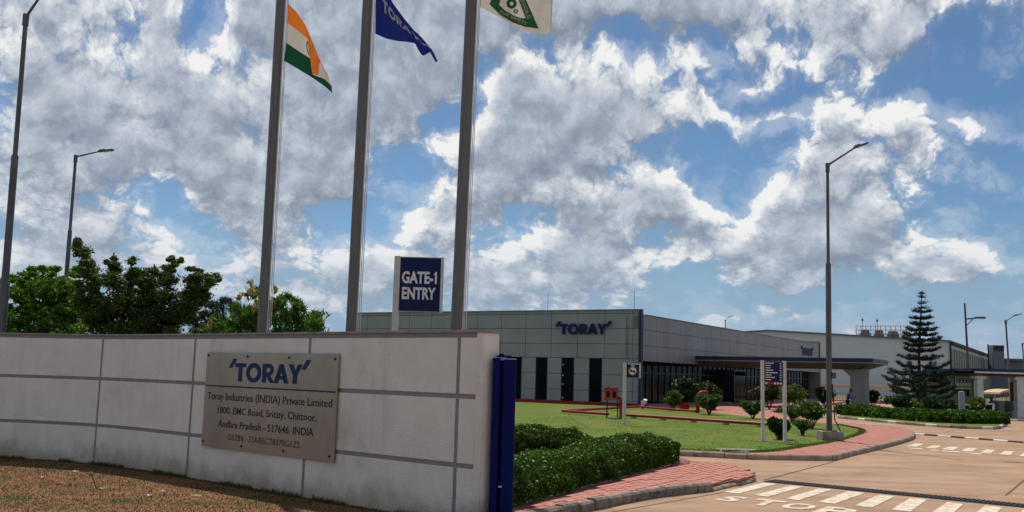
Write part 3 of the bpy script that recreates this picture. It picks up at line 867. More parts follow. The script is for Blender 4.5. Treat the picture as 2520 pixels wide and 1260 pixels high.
for i in range(-2, 5):
    a = max(i, -1.88) + .010; c = (i + 1) - .010
    if i == 4: a, c = 4.010, TEND - .028
    for (z0, z1) in rows:
        wall_prism(a, c, z0, z1, 0.0, .014).build('render_panel', M['stucco'], wroot, bevel=.006)
wall_prism(TEND - .028, TEND + .006, -.05, WT - .035, -.352, .016, 1).build('end_pier', M['stucco'], wroot, bevel=.008)
wall_prism(-1.9, TEND + .015, WT - .034, WT, -.38, .03).build('coping', M['coping'], wroot)

# plaque on the wall
pj = [wall_pt(2.0), wall_pt(3.0)]
pd = (pj[1] - pj[0]).normalized(); PD = Vector((pd.x, pd.y, 0)); PN = Vector((pd.y, -pd.x, 0))
mid = wall_pt(2.5); offs = max((mid - pj[0]).dot(Vector((pd.y, -pd.x))), 0)
PO = Vector((pj[0].x, pj[0].y, 0)) + PN * (offs + .055)
def pq(cx_, cy_):            # crop coordinates of the plaque close-up -> (along, up)
    return on_wall(480 + cx_ / 4.2, 850 + cy_ / 4.2, PO, PD)
s0 = (pq(125, 62)[0] + pq(65, 1045)[0]) / 2; s1 = (pq(1490, 95)[0] + pq(1428, 1205)[0]) / 2
zt = (pq(125, 62)[1] + pq(1490, 95)[1]) / 2; zb = (pq(65, 1045)[1] + pq(1428, 1205)[1]) / 2
def PP(s, z, out=0.0): return PO + PD * s + PN * out + Vector((0, 0, z))
plq = empty('name_plaque', (PP((s0 + s1) / 2, 0).x, PP((s0 + s1) / 2, 0).y, zb), 'large brushed steel company name plaque with blue word mark screwed to the white wall', 'plaque')
q = MB(); q.box(PP((s0 + s1) / 2, (zt + zb) / 2, -.012), (s1 - s0, .024, zt - zb), ax=PD); q.build('plate', M['steel_plaque'], plq, bevel=.003)
def fitline(name, txt, cl, cr2, cap, m, off, serif=True):
    (sa, za), (sb, zb_) = pq(*cl), pq(*cr2); z = (za + zb_) / 2
    lettering(name, txt, lambda x, y: PP(sa + (sb - sa) * x, z + y * cap, .004), m, plq, off, serif)
ch_ = lambda x, y0, y1: abs(pq(x, y0)[1] - pq(x, y1)[1])
(la, lz0), (lb, lz1) = pq(342, 372), pq(1190, 395)
lcap = (ch_(460, 178, 370) + ch_(1010, 200, 400)) / 2
lz = (pq(475, 371)[1] + pq(1010, 401)[1]) / 2
put_logo(lambda x, y, o: PP(la + (lb - la) * x, lz + y * lcap, .001 + o), .006, M['logo'], plq)
(ra, rz1_), (rb, rz2_) = pq(112, 407), pq(1452, 489)
q = MB(); q.box(PP((ra + rb) / 2, (rz1_ + rz2_) / 2, .003), (rb - ra, .004, .026), ax=PD); q.build('rule', M['logo'], plq)
fitline('letter', 'Toray Industries (INDIA) Private Limited', (128, 551), (1415, 641), ch_(150, 480, 551), M['ink'], .006)
fitline('letter', '1800, EMC Road, Sricity, Chittoor,', (236, 697), (1255, 784), ch_(250, 634, 700), M['ink'], .006)
fitline('letter', 'Andhra Pradesh - 517646, INDIA', (238, 838), (1222, 938), ch_(250, 774, 842), M['ink'], .006)
fitline('letter', 'GSTIN : 37AAECT8379G1ZS', (338, 978), (1080, 1060), ch_(360, 920, 980), M['ink2'], 0.0)
for (x, y) in ((143, 102), (545, 115), (975, 127), (1447, 140), (82, 990), (480, 1042), (913, 1092), (1387, 1148)):
    s, z = pq(x, y); q = MB(); q.tube([PP(s, z, 0), PP(s, z, .012)], .022, 10); q.build('screw', M['black_metal'], plq)

# gate post at the end of the wall
g0 = wall_pt(TEND + .02, -.02); gx = Vector((1, 0, 0)); gdir = Vector((pd.x, pd.y, 0)); gperp = Vector((-pd.y, pd.x, 0))
dg = 14.15
gp = empty('gate_post', tuple(D(1240, 1265, dg)[:2]) + (0,), 'tall dark blue steel gate post standing against the white wall end', 'gate post')
def gx_(px): return D(px, 1000, dg).x
xl, xm1, xm2, xr = gx_(1210) , gx_(1229), gx_(1236), gx_(1268)
zt_ = 2.2 + (918.6 - 881) * dg / FP
q = MB(); q.box(((xl + xm1) / 2, dg + .03, zt_ / 2), (xm1 - xl, .16, zt_)); q.build('guide_post', M['blue_steel'], gp, bevel=.012)
q = MB(); q.box(((xm1 + xm2) / 2, dg + .13, zt_ / 2 - .01), (xm2 - xm1 + .01, .08, zt_ - .04)); q.build('recess', M['blue_steel'], gp)
q = MB(); q.box(((xm2 + xr) / 2, dg + .02, zt_ / 2), (xr - xm2, .22, zt_ - .03)); q.build('gate_leaf_edge', M['blue_steel'], gp, bevel=.022)
q = MB(); q.box(((xm2 + xr) / 2 + .01, dg + .01, zt_ - .010), (xr - xm2 - .02, .20, .010)); q.build('cap_highlight', M['white_post'], gp)  # white plate paints the bright highlight on the blue cap
q = MB(); q.box(((xm1 + xm2) / 2 + .03, dg + .10, zt_ + .028), (.22, .09, .03)); q.box(((xm1 + xm2) / 2 - .01, dg + .10, zt_ + .055), (.07, .05, .03)); q.build('top_bracket', M['blue_steel'], gp)
q = MB(); q.box(((xm1 + xm2) / 2 + .02, dg - .10, G(1232, 1187, 0).z + 2.2 - (1187 - 918.6) * dg / FP), (.05, .03, .018)); q.build('latch', M['white_post'], gp)

# ================================================================ office building
office = empty('office_building', tuple(BP(0, 0, 0)), 'low grey panelled office with blue word mark, corner parapet and dark glass side', 'office building')
zc = lambda y: 2.2 + (927.7 - y) * C0.y / FP
ZTOP, ZCAP, Z2_, Z3_, ZWIN = zc(762), zc(770.5), zc(808), zc(846.6), zc(883)
Z5_, Z6_, ZB = zc(923), zc(963.5), LZ + .05
ZS, ZS1, ZS2, ZG = zc(774), zc(811), zc(849), zc(888)
front = lambda px, py=850: on_wall(px, py, C0, dF)[0]
side = lambda px, py=850: on_wall(px, py, C0, dS)[0]
FEND = front(851); SEND = side(2016)
MODF = 2.24; F0_ = .70
# solid core; the panels hang 6 cm in front of it
q = MB(); q.prism([BP(.10, .10)[:2], BP(.10, FEND - .05)[:2], BP(SEND, FEND - .05)[:2], BP(SEND, 1.2)[:2], BP(.42, 1.2)[:2], BP(.42, .10)[:2]], 0, ZS - .25)
q.build('wall', M['reveal'], office)
q = MB(); q.box((BP(.22, FEND / 2, 0)) + Vector((0, 0, (ZS + ZTOP) / 2 - .3)), (FEND - .1, .24, ZTOP - ZS + .55), ax=dF); q.build('parapet', M['reveal'], office)
q = MB(); q.box(BP(SEND / 2, .65, 0) + Vector((0, 0, (ZG + ZS) / 2 - .02)), (SEND, 1.2, ZS - ZG - .1), ax=dS); q.build('fascia_box', M['reveal'], office)
def fpanel(f0, f1, z0, z1, name='facade_panel', m='panel', gap=.035, th=.06):
    q = MB(); q.box(BP(.03, (f0 + f1) / 2, 0) + Vector((0, 0, (z0 + z1) / 2)), (f1 - f0 - gap, th, z1 - z0 - gap), ax=dF); return q.build(name, M[m], office)
def spanel(s0_, s1_, z0, z1, name='facade_panel', m='panel_side', gap=.03, th=.06):
    q = MB(); q.box(BP((s0_ + s1_) / 2, .03, 0) + Vector((0, 0, (z0 + z1) / 2)), (s1_ - s0_ - gap, th, z1 - z0 - gap), ax=dS); return q.build(name, M[m], office)
edges = [0.22, F0_] + [F0_ + MODF * k for k in range(1, 60) if F0_ + MODF * k < FEND - .5] + [FEND]
for a, c in zip(edges[:-1], edges[1:]):
    if a < 30:
        for z0, z1 in ((ZCAP, ZTOP), (Z2_, ZCAP), (Z3_, Z2_), (ZWIN, Z3_)): fpanel(a, c, z0, z1)
    else:
        for z0, z1 in ((ZCAP, ZTOP), (Z2_, ZCAP), (ZWIN, Z2_)): fpanel(a, c, z0, z1)
# lower storey: each bay half panel, half tall window
wins = [(1449.5, 1481), (1381, 1412), (1318, 1346.5), (1245, 1283)]
wf = [(front(b_, 930), front(a_, 930)) for a_, b_ in wins]
wf += [(wf[-1][0] + MODF * k, wf[-1][1] + MODF * k) for k in range(1, 6)]
low_edges = [0.22, F0_]
prev = F0_
for i, (w0, w1) in enumerate(wf):
    e2 = [prev, w0] if i else [prev, F0_ + MODF, w0] if w0 - (F0_ + MODF) > .3 else [prev, w0]
    for a, c in zip(e2[:-1], e2[1:]):
        for z0, z1 in ((Z5_, ZWIN), (Z6_, Z5_), (ZB, Z6_)): fpanel(a, c, z0, z1)
    q = MB(); q.box(BP(.072, (w0 + w1) / 2, 0) + Vector((0, 0, (ZB + ZWIN) / 2)), (w1 - w0 - .04, .03, ZWIN - ZB - .04), ax=dF)
    wn_ = q.build('window', M['glass'], office)
    q = MB()
    for f_ in (w0 + .03, w1 - .03): q.box(BP(.06, f_, 0) + Vector((0, 0, (ZB + ZWIN) / 2)), (.05, .12, ZWIN - ZB), ax=dF)
    q.box(BP(.06, (w0 + w1) / 2, 0) + Vector((0, 0, ZB + .06)), (w1 - w0 - .1, .12, .06), ax=dF)
    q.build('frame', M['frame'], wn_)
    if i == 1:       # the third opening in view is a glazed door with pale fixings
        for zz in (.35, 1.35, 2.0, 2.8):
            q = MB(); q.box(BP(-.02, w1 - .16, 0) + Vector((0, 0, ZB + zz)), (.09, .05, .09), ax=dF); q.build('door_fixing', M['white_post'], wn_)
    prev = w1
for z0, z1 in ((Z5_, ZWIN), (Z6_, Z5_), (ZB, Z6_)):
    fpanel(0.22, F0_, z0, z1); fpanel(prev, FEND, z0, z1)
# corner edge strip
q = MB(); q.box(BP(.02, .09, 0) + Vector((0, 0, (ZTOP - .1 + LZ) / 2)), (.20, .34, ZTOP - .1 - LZ), ax=dF); q.build('corner_trim', M['trim_blue'], office)
q = MB(); q.box(BP(.1, FEND / 2, 0) + Vector((0, 0, ZTOP + .02)), (FEND, .5, .05), ax=dF); q.build('coping', M['trim_grey'], office)
q = MB(); q.box(BP(SEND / 2 + .3, .2, 0) + Vector((0, 0, ZS + .015)), (SEND - .5, .6, .04), ax=dS); q.build('coping', M['trim_grey'], office)
# side front
MODS = 2.45; s_ = .25; k = 0
while s_ < SEND - .3:
    e = min(s_ + MODS, SEND)
    if k < 14:
        for z0, z1 in ((ZS1, ZS), (ZS2, ZS1), (ZG, ZS2)): spanel(s_, e, z0, z1)
    else:
        for z0, z1 in ((ZS1, ZS), (ZG, ZS1)): spanel(s_, e, z0, z1)
    s_ = e; k += 1
q = MB(); q.box(BP(SEND + .15, 1.0, 0) + Vector((0, 0, (ZS + .4) / 2)), (.4, 2.2, ZS + .3), ax=dS); q.build('end_fin', M['panel_side'], office)
q = MB(); q.box(BP(SEND - .05, -.01, 0) + Vector((0, 0, (ZS + ZG) / 2 + .6)), (.3, .1, ZS - ZG - .8), ax=dS); q.build('corner_trim', M['frame'], office)
# recessed glazing along the side, pane by pane
GS0, GW_ = .6, 1.25
ng = int((SEND - 1.5 - GS0) / GW_)
pane_me = MB().box((0, 0, 0), (GW_ - .07, .02, ZG - ZB - .9)).mesh('glass_pane', M['glass'])
pane2_me = MB().box((0, 0, 0), (GW_ - .07, .02, .72)).mesh('glass_pane', M['glass'])
mul_me = MB().box((0, 0, 0), (.07, .10, ZG - ZB)).mesh('mullion', M['frame'])
rzS = math.atan2(dS.y, dS.x)
for i in range(ng):
    for me_, zz in ((pane_me, ZB + (ZG - ZB - .9) / 2 + .02), (pane2_me, ZG - .42)):
        p = BP(GS0 + GW_ * (i + .5), .98, zz); inst(me_, 'glass_pane', office, p, rzS + rnd.uniform(-.004, .004))
for i in range(ng + 1):
    p = BP(GS0 + GW_ * i, .94, (ZB + ZG) / 2); inst(mul_me, 'mullion', office, p, rzS)
q = MB(); q.box(BP(GS0 + ng * GW_ / 2, .94, ZG - .82), (ng * GW_, .09, .07), ax=dS); q.box(BP(GS0 + ng * GW_ / 2, .94, ZB + .03), (ng * GW_, .12, .08), ax=dS); q.build('transom', M['frame'], office)
q = MB(); q.box(BP(SEND / 2, .35, 0) + Vector((0, 0, LZ + .04)), (SEND, 1.4, .10), ax=dS); q.build('plinth', M['concrete'], office)
# glazed entrance porch
e0 = side(1795, 960) - .3; eW = 3.4
for s2 in (e0, e0 + eW):
    q = MB(); q.box(BP(s2, .2, (ZB + 3.0) / 2), (.10, 1.5, 2.9), ax=dS); q.build('porch_frame', M['frame'], office)
q = MB(); q.box(BP(e0 + eW / 2, .2, 3.02), (eW + .1, 1.5, .10), ax=dS); q.build('porch_frame', M['frame'], office)
for k2 in range(3):
    dr = MB().box(BP(e0 + eW * (k2 + .5) / 3, -.5, (ZB + 2.5) / 2 + .05), (eW / 3 - .08, .03, 2.35), ax=dS).build('glass_door', M['glass'], office)
    q = MB()
    for t_ in (-1, 1): q.box(BP(e0 + eW * (k2 + .5) / 3 + t_ * (eW / 6 - .03), -.5, (ZB + 2.5) / 2 + .05), (.05, .06, 2.4), ax=dS)
    q.box(BP(e0 + eW * (k2 + .5) / 3, -.5, 2.55), (eW / 3, .06, .06), ax=dS); q.build('frame', M['frame'], dr)
    q = MB(); q.tube([BP(e0 + eW * (k2 + .5) / 3 + .3, -.56, .95), BP(e0 + eW * (k2 + .5) / 3 + .3, -.56, 1.5)], .02, 6); q.build('handle', M['trim_grey'], dr)

# word mark on the main front and again on the side
fa, fb = front(1368, 815), front(1508, 800)
lzb = on_wall(1440, 823, C0, dF)[1]; lh = .80
def lfn(x, y, o):
    p = BP(-.10 - o, fa + (fb - fa) * x, 0); return Vector((p.x, p.y, lzb + y * lh * .98))
put_logo(lfn, .10, M['logo_dark'], office)
sa_, sb_ = side(1971, 868), side(2001, 868)
szb = on_wall(1985, 875, C0, dS)[1]
def sfn(x, y, o):
    p = BP(sa_ + (sb_ - sa_) * x, -.06 - o, 0); return Vector((p.x, p.y, szb + y * .85))
put_logo(sfn, .05, M['logo_dark'], office)

# lightning rods and gutter stubs on the roof
for px, y0, hgt in ((1340, 762, 1.45), (1554, 760, 1.35)):
    f_ = front(px, 762); p = BP(.5, f_, ZS)
    q = MB(); q.tube([p, p + Vector((0, 0, hgt + .4))], .018, 5); q.tube([p, p + Vector((0, 0, .25))], .05, 6)
    tag(q.build('lightning_rod', M['lamp_steel']), 'thin lightning rod on the office roof ' + ('above the wall end' if px < 1400 else 'near the blue corner'), 'lightning rod', 'lightning rods on the office roof')

# low red kerb along the front of the office
kr = kerb_root('red edging', tuple(BP(-1.1, 8)[:2]) + (0,))
q = MB(); q.box(BP(-1.15, 14, LZ + .10), (30, .22, .22), ax=dF); q.build('red_edging', M['red_pipe'], kr)
q = MB(); q.box(BP(-.5, 12, LZ + .02), (26, 1.1, .06), ax=dF); q.build('apron', M['concrete'], kr)

# ---- entrance canopy
cs0 = side(1712, 878)
zcn = on_wall(1712, 876, C0, dS)[1]
tipd = None
P1 = BP(cs0, 0)
ct = -on_wall(2146, 886, P1, dF)[0]          # reach of the canopy away from the office
CW = on_wall(2184, 888, P1 - dF * ct, dS)[0]
canopy = empty('entrance_canopy', tuple(BP(cs0 + CW / 2, -ct / 2, 0)), 'wide flat entrance canopy with blue edge on a flared grey column', 'canopy')
q = MB(); q.box(BP(cs0 + CW / 2, -ct / 2, zcn - .03), (ct, CW, .10), ax=-dF); q.build('roof_slab', M['roof_metal'], canopy)
q = MB()
for (s2, t2, L2, ax_) in ((cs0 - .03, ct / 2, ct + .1, dF), (cs0 + CW + .03, ct / 2, ct + .1, dF)):
    q.box(BP(s2, -t2, zcn - .16), (L2, .06, .26), ax=ax_)
q.box(BP(cs0 + CW / 2, -ct - .03, zcn - .16), (CW, .06, .26), ax=dS); q.build('edge_band', M['trim_blue'], canopy)
q = MB()
for (s2, t2, L2, ax_) in ((cs0 - .01, ct / 2, ct + .06, dF), (cs0 + CW + .01, ct / 2, ct + .06, dF)):
    q.box(BP(s2, -t2, zcn - .33), (L2, .05, .07), ax=ax_)
q.box(BP(cs0 + CW / 2, -ct - .01, zcn - .33), (CW, .05, .07), ax=dS); q.build('drip_edge', M['trim_grey'], canopy)
# sloping underside
def can_ring(ins, z): return [BP(cs0 + ins, .2, z), BP(cs0 + ins, -ct + ins * 1.5, z), BP(cs0 + CW - ins, -ct + ins * 1.5, z), BP(cs0 + CW - ins, .2, z)]
r1, r2 = can_ring(.05, zcn - .34), can_ring(.9, zcn - .80)
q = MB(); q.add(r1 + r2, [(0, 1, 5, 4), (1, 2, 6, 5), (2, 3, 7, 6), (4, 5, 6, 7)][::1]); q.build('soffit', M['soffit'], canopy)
cc = BP(cs0 + CW / 2, -ct + 2.4)
cl = on_wall(2116, 960, P1 + dS * 1.9, dF)
cc = P1 + dS * 1.9 + dF * cl[0]; cc.z = 0
q = MB(); q.box(cc + Vector((0, 0, (zcn - .86 + 0) / 2)), (1.1, 1.5, zcn - .86), ax=dF); q.build('column', M['panel_side'], canopy)
w1_, w2_ = .58, .95
def sq(h, l, z): return [cc + dF * (h * i) + dS * (l * j) + Vector((0, 0, z)) for i, j in ((-1, -1), (1, -1), (1, 1), (-1, 1))]
tp_ = sq(.57, .79, zcn - .81); tp_[1] = tp_[1] + dF * .55; tp_[2] = tp_[2] + dF * .55
q = MB(); q.add(sq(.57, .77, zcn - 1.35) + tp_, [(0, 1, 5, 4), (1, 2, 6, 5), (2, 3, 7, 6), (3, 0, 4, 7), (4, 5, 6, 7)]); q.build('column_head', M['panel_side'], canopy)

# ================================================================ factory behind
FC = G(2343, 980); FCz = 2.2 + (949 - 842) * FC.y / FP
fpx = lambda px, py: on_wall(px, py, FC, dF)
fs_pk, fz_pk = fpx(1891, 815)
factory = empty('factory_hall', tuple(FC), 'large pale grey gabled factory hall with ribbed side and dark eaves', 'factory')
def FP3(f, s, z): p = FC + dF * f + dS * s; return Vector((p.x, p.y, z))
Wf = fs_pk * 2; Ls = 150
q = MB()
g_ = [FP3(0, 0, 0), FP3(0, 0, FCz), FP3(fs_pk, 0, fz_pk), FP3(Wf, 0, FCz), FP3(Wf, 0, 0)]
h_ = [FP3(0, Ls, 0), FP3(0, Ls, FCz), FP3(fs_pk, Ls, fz_pk), FP3(Wf, Ls, FCz), FP3(Wf, Ls, 0)]
q.add(g_ + h_, [(0, 1, 2, 3, 4), (9, 8, 7, 6, 5), (0, 5, 6, 1), (3, 8, 9, 4)]); q.build('wall', M['factory'], factory)
q = MB()
for a, c in ((1, 2), (2, 3)):
    A, B_ = g_[a] - dS * .4, g_[c] - dS * .4; A2, B2 = h_[a] + dS * .4, h_[c] + dS * .4; up = Vector((0, 0, .28))
    q.add([A, B_, B2, A2, A + up, B_ + up, B2 + up, A2 + up], [(0, 3, 2, 1), (4, 5, 6, 7), (0, 1, 5, 4), (3, 7, 6, 2), (0, 4, 7, 3)])
q.build('roof', M['roof_metal'], factory)
q = MB(); q.box(FP3(-.25, Ls / 2, FCz - .25), (Ls, .5, .55), ax=dS); q.build('gutter', M['factory_dark'], factory)
q = MB(); q.box(FP3(.01, 0, FCz / 2) - dS * .1, (.3, .3, FCz), ax=dF); q.build('corner_flashing', M['factory_dark'], factory)
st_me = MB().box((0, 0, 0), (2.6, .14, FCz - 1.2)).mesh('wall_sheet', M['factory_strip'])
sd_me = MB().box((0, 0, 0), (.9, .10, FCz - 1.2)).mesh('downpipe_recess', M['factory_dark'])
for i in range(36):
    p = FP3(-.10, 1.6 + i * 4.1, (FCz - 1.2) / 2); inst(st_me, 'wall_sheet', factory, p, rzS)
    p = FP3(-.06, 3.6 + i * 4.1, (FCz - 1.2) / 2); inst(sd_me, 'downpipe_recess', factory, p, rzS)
# silos on the roof with walkway rails
tf = lambda px: fpx(px, 825)[0]
zr = lambda f: FCz + (fz_pk - FCz) * (1 - abs(f - fs_pk) / fs_pk) + .2
for i, (x0, x1, nm) in enumerate(((2100, 2127, 'leftmost'), (2135, 2162, 'second from the left'), (2168, 2200, 'third from the left'), (2206, 2230, 'rightmost, partly behind the pine'))):
    f0, f1 = tf(x0), tf(x1); fc = (f0 + f1) / 2; rr = abs(f0 - f1) / 2
    tk = empty('roof_tank', tuple(FP3(fc, 6, zr(fc) - .3)), 'squat grey tank with rusty cap on the factory roof, ' + nm, 'tank', 'tanks on the factory roof')
    q = MB(); q.tube([FP3(fc, 6, zr(fc) - .3), FP3(fc, 6, zr(fc) + .75)], rr, 16); q.build('shell', M['tank'], tk, smooth=True)
    q = MB(); q.tube([FP3(fc, 6, zr(fc) + .75), FP3(fc, 6, zr(fc) + 1.35), FP3(fc, 6, zr(fc) + 1.5)], [rr * .8, rr * .8, rr * .3], 12); q.build('cap', M['rust'], tk)
wk = empty('roof_walkway', tuple(FP3(tf(2165), 4.2, zr(tf(2165)))), 'light railed walkway around the tanks on the factory roof', 'walkway')
f0, f1 = tf(2097), tf(2234); zb0 = zr(f0) + .4
q = MB(); q.box((FP3((f0 + f1) / 2, 4.2, zb0)), (abs(f1 - f0), .9, .10), ax=dF); q.build('deck', M['fence_metal'], wk)
q = MB()
for h2 in (.75, 1.5): q.tube([FP3(f0, 3.8, zb0 + h2), FP3(f1, 3.8, zb0 + h2)], .06, 5)
q.build('handrail', M['fence_metal'], wk)
for i in range(12):
    f_ = f0 + (f1 - f0) * i / 11; q = MB(); q.tube([FP3(f_, 3.8, zb0 - 1.0), FP3(f_, 3.8, zb0 + 1.5)], .06, 5); q.build('post', M['fence_metal'], wk)
for px, nm in ((2105, 'left of the roof tanks'), (2142, 'between the roof tanks')):
    f_ = tf(px); q = MB(); q.tube([FP3(f_, 7, zr(f_)), FP3(f_, 7, zr(f_) + 3.9)], .05, 5); q.box(FP3(f_, 7, zr(f_) + 3.3), (.3, .3, .35))
    tag(q.build('roof_mast', M['lamp_steel']), 'thin mast on the factory roof ' + nm, 'mast', 'masts on the factory roof')
# block and cooling tower far right
B0 = D(2360, 946, 232); 
fb_ = empty('rear_block', (B0.x + 12, 232, 0), 'long low slate blue building far behind the gatehouse', 'industrial building')
zz_ = 2.2 + (948 - 881) * 232 / FP
q = MB(); q.prism([D(2330, 900, 262)[:2], D(2412, 900, 240)[:2], D(2720, 900, 236)[:2], D(2720, 900, 300)[:2], D(2330, 900, 300)[:2]], 0, zz_); q.build('wall', M['slate'], fb_)
q = MB(); q.prism([D(2328, 900, 261)[:2], D(2412, 900, 239)[:2], D(2725, 900, 235)[:2], D(2725, 900, 301)[:2], D(2328, 900, 301)[:2]], zz_, zz_ + .5); q.build('roof', M['roof_metal'], fb_)
dt = 222
ctw = empty('cooling_tower', tuple(D(2450, 880, dt)), 'louvred dark cooling tower on the roof behind the hall', 'cooling tower')
za, zb2 = D(2450, 876, dt).z, D(2450, 850, dt).z; xa, xb = D(2437, 860, dt).x, D(2464, 860, dt).x
q = MB(); q.box(((xa + xb) / 2, dt, (za + zb2) / 2 - 1.5), (xb - xa, 2.6, zb2 - za + 3)); q.build('casing', M['slate'], ctw)
for i in range(6):
    x = xa + (xb - xa) * (i + .5) / 6; q = MB(); q.box((x, dt - 1.38, zb2 - .85), ((xb - xa) / 6 - .14, .12, 1.6), az=(0, -.25, 1)); q.build('louvre', M['factory_dark'], ctw)
q = MB(); q.tube([(xa - .5, dt, za - 3), (xa - .5, dt, zb2 + .3)], .16, 6); q.build('pipe', M['factory_dark'], ctw)

# tan pipe bridge and fence in the background
pb = empty('pipe_bridge', tuple(D(2150, 1000, 118)[:2]) + (0,), 'long tan covered pipe bridge on thin posts before the factory', 'pipe bridge')
A_, B_ = D(2028, 948, 122), D(2350, 961, 112)
q = MB(); q.box((A_ + B_) / 2, ((B_ - A_).length, 1.2, .34), ax=(B_ - A_)); q.build('beam', M['tan'], pb)
for k2 in range(6):
    p = A_.lerp(B_, .03 + k2 * .185); q = MB(); q.box((p.x, p.y, p.z / 2), (.18, .18, p.z)); q.build('post', M['tan'], pb)
fn_ = empty('rail_fence', tuple(D(2150, 990, 108)[:2]) + (0,), 'low pale rail fence between the canopy column and the pine', 'fence')
A_, B_ = D(2034, 985, 108), D(2330, 990, 104)
q = MB()
for zz in (.25, 1.15): q.tube([(A_.x, A_.y, zz), (B_.x, B_.y, zz)], .035, 5)
q.build('rail', M['fence_metal'], fn_)
q = MB(); q.tube([(0, 0, 0), (0, 0, 1.2)], .022, 4); pm = q.mesh('bar', M['fence_metal'])
for k2 in range(44):
    p = A_.lerp(B_, k2 / 43); inst(pm, 'bar', fn_, (p.x, p.y, 0))
q = MB(); q.box(((A_.x + B_.x) / 2, (A_.y + B_.y) / 2 + 1, .18), ((B_ - A_).length + 8, .3, .36), ax=(B_ - A_)); q.build('base_wall', M['brick'], fn_)

# ================================================================ gatehouse on the right
gh = empty('gatehouse', tuple(D(2440, 1010, 72)[:2]) + (0,), 'light ribbed gatehouse with flat blue edged canopy over turnstiles', 'gatehouse')
def gz(px, py, d): return D(px, py, d).z
zr1 = 3.35
near = 66.0
xg0, xg1 = D(2396, 915, near).x, 42.0
q = MB(); q.box(((xg0 + xg1) / 2, near + 4, zr1), (xg1 - xg0, 8, .14)); q.build('roof_slab', M['roof_metal'], gh)
q = MB(); q.box(((xg0 + xg1) / 2, near - .03, zr1 - .02), (xg1 - xg0, .06, .20)); q.box((xg0 - .03, near + 4, zr1 - .02), (.06, 8, .20)); q.build('edge_band', M['trim_blue'], gh)
q = MB(); q.box(((xg0 + xg1) / 2, near - .01, zr1 - .18), (xg1 - xg0 - .1, .10, .11)); q.build('fascia', M['board_white'], gh)
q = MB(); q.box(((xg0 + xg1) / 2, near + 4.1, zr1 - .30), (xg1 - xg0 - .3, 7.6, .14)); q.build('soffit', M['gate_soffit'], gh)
# cabin
xc0, xc1, xc2 = D(2347, 960, 70).x, D(2397, 960, 70).x, D(2419, 960, 69).x
q = MB(); q.box(((xc0 + xc1) / 2, 74, 1.5), (xc1 - xc0, 7.6, 3.0)); q.build('wall', M['gate_wall'], gh)
q = MB(); q.box(((xc0 + xc1) / 2 - .8, 74, 3.14), (xc1 - xc0 + 1.6, 8.4, .22)); q.build('roof', M['trim_blue'], gh)
rb_me = MB().box((0, 0, 0), (.07, .05, 2.9)).mesh('wall_rib', M['gate_wall'])
for i in range(9):
    inst(rb_me, 'wall_rib', gh, (xc0 + .1 + (xc1 - xc0 - .2) * i / 8, 70.17, 1.5))
q = MB(); q.box(((xc1 + xc2) / 2, 70.5, 1.6), (xc2 - xc1, 1.0, 3.1)); q.build('pier', M['white_post'], gh)
wx = [D(x, 965, 70.1).x for x in (2358, 2368, 2372, 2376, 2380, 2384)]
for a, c in zip(wx[::2], wx[1::2]):
    q = MB(); q.box(((a + c) / 2, 70.13, D(2365, 964, 70).z), (c - a, .06, .62)); q.build('window', M['glass'], gh)
# columns carrying the canopy
for x, w_ in ((D(2413, 980, 66.6).x, .42), (D(2512, 980, 66.6).x, .50), (40.5, .5)):
    q = MB(); q.box((x, 66.8, (zr1 - .3) / 2 + .05), (w_, .5, zr1 - .35)); q.box((x, 66.8, zr1 - .52), (w_ + .35, .7, .18)); q.box((x, 66.8, .28), (w_ + .22, .75, .56)); q.build('column', M['board_white'], gh)
q = MB(); q.box((38.0, 72.5, 1.3), (.3, .3, 2.6)); q.build('post', M['frame'], gh)

nb_ = empty('notice_board', tuple(D(2371, 960, 69.6)[:2]) + (gz(2371, 965, 69.6),), 'white notice board with green and blue bands on the gatehouse front', 'notice board')
xa, xb = D(2353, 940, 69.6).x, D(2390, 940, 69.6).x
for nm, y0, y1, m in (('board', 927, 958, 'board_white'),):
    q = MB(); q.box(((xa + xb) / 2, 69.7, (gz(2371, y0, 69.6) + gz(2371, y1, 69.6)) / 2), (xb - xa, .08, gz(2371, y0, 69.6) - gz(2371, y1, 69.6))); q.build(nm, M[m], nb_)
for nm, y0, y1, m in (('green_band', 929.5, 934, 'board_green'), ('blue_band', 935, 942, 'board_blue'), ('lower_band', 950, 954, 'board_green')):
    q = MB(); q.box(((xa + xb) / 2, 69.64, (gz(2371, y0, 69.6) + gz(2371, y1, 69.6)) / 2), (xb - xa - .08, .03, gz(2371, y0, 69.6) - gz(2371, y1, 69.6))); q.build(nm, M[m], nb_)
for i in range(4):
    x = xa + (xb - xa) * (.14 + .22 * i); q = MB(); q.box((x, 69.6, gz(2371, 938.5, 69.6)), (.12, .03, .11)); q.build('mark', M['board_white'], nb_)

for px, nm in ((2455, 'left grey turnstile under the gatehouse canopy'), (2488, 'right grey turnstile under the gatehouse canopy')):
    p = D(px, 1010, 68.5); tn = empty('turnstile', (p.x, p.y, 0), nm, 'turnstile', 'turnstiles under the gatehouse canopy')
    q = MB(); q.box((p.x, p.y, .62), (.42, 1.2, 1.24)); q.build('cabinet', M['bollard'], tn, bevel=.03)
    q = MB()
    for k2 in (-.12, .12): q.tube([(p.x + k2, p.y - .62, .1), (p.x + k2, p.y - .62, 1.15)], .03, 5)
    q.build('bars', M['trim_grey'], tn)
    q = MB(); q.tube([(p.x - .2, p.y, .95), (p.x - .75, p.y - .1, .95)], .03, 6); q.build('arm', M['trim_grey'], tn)
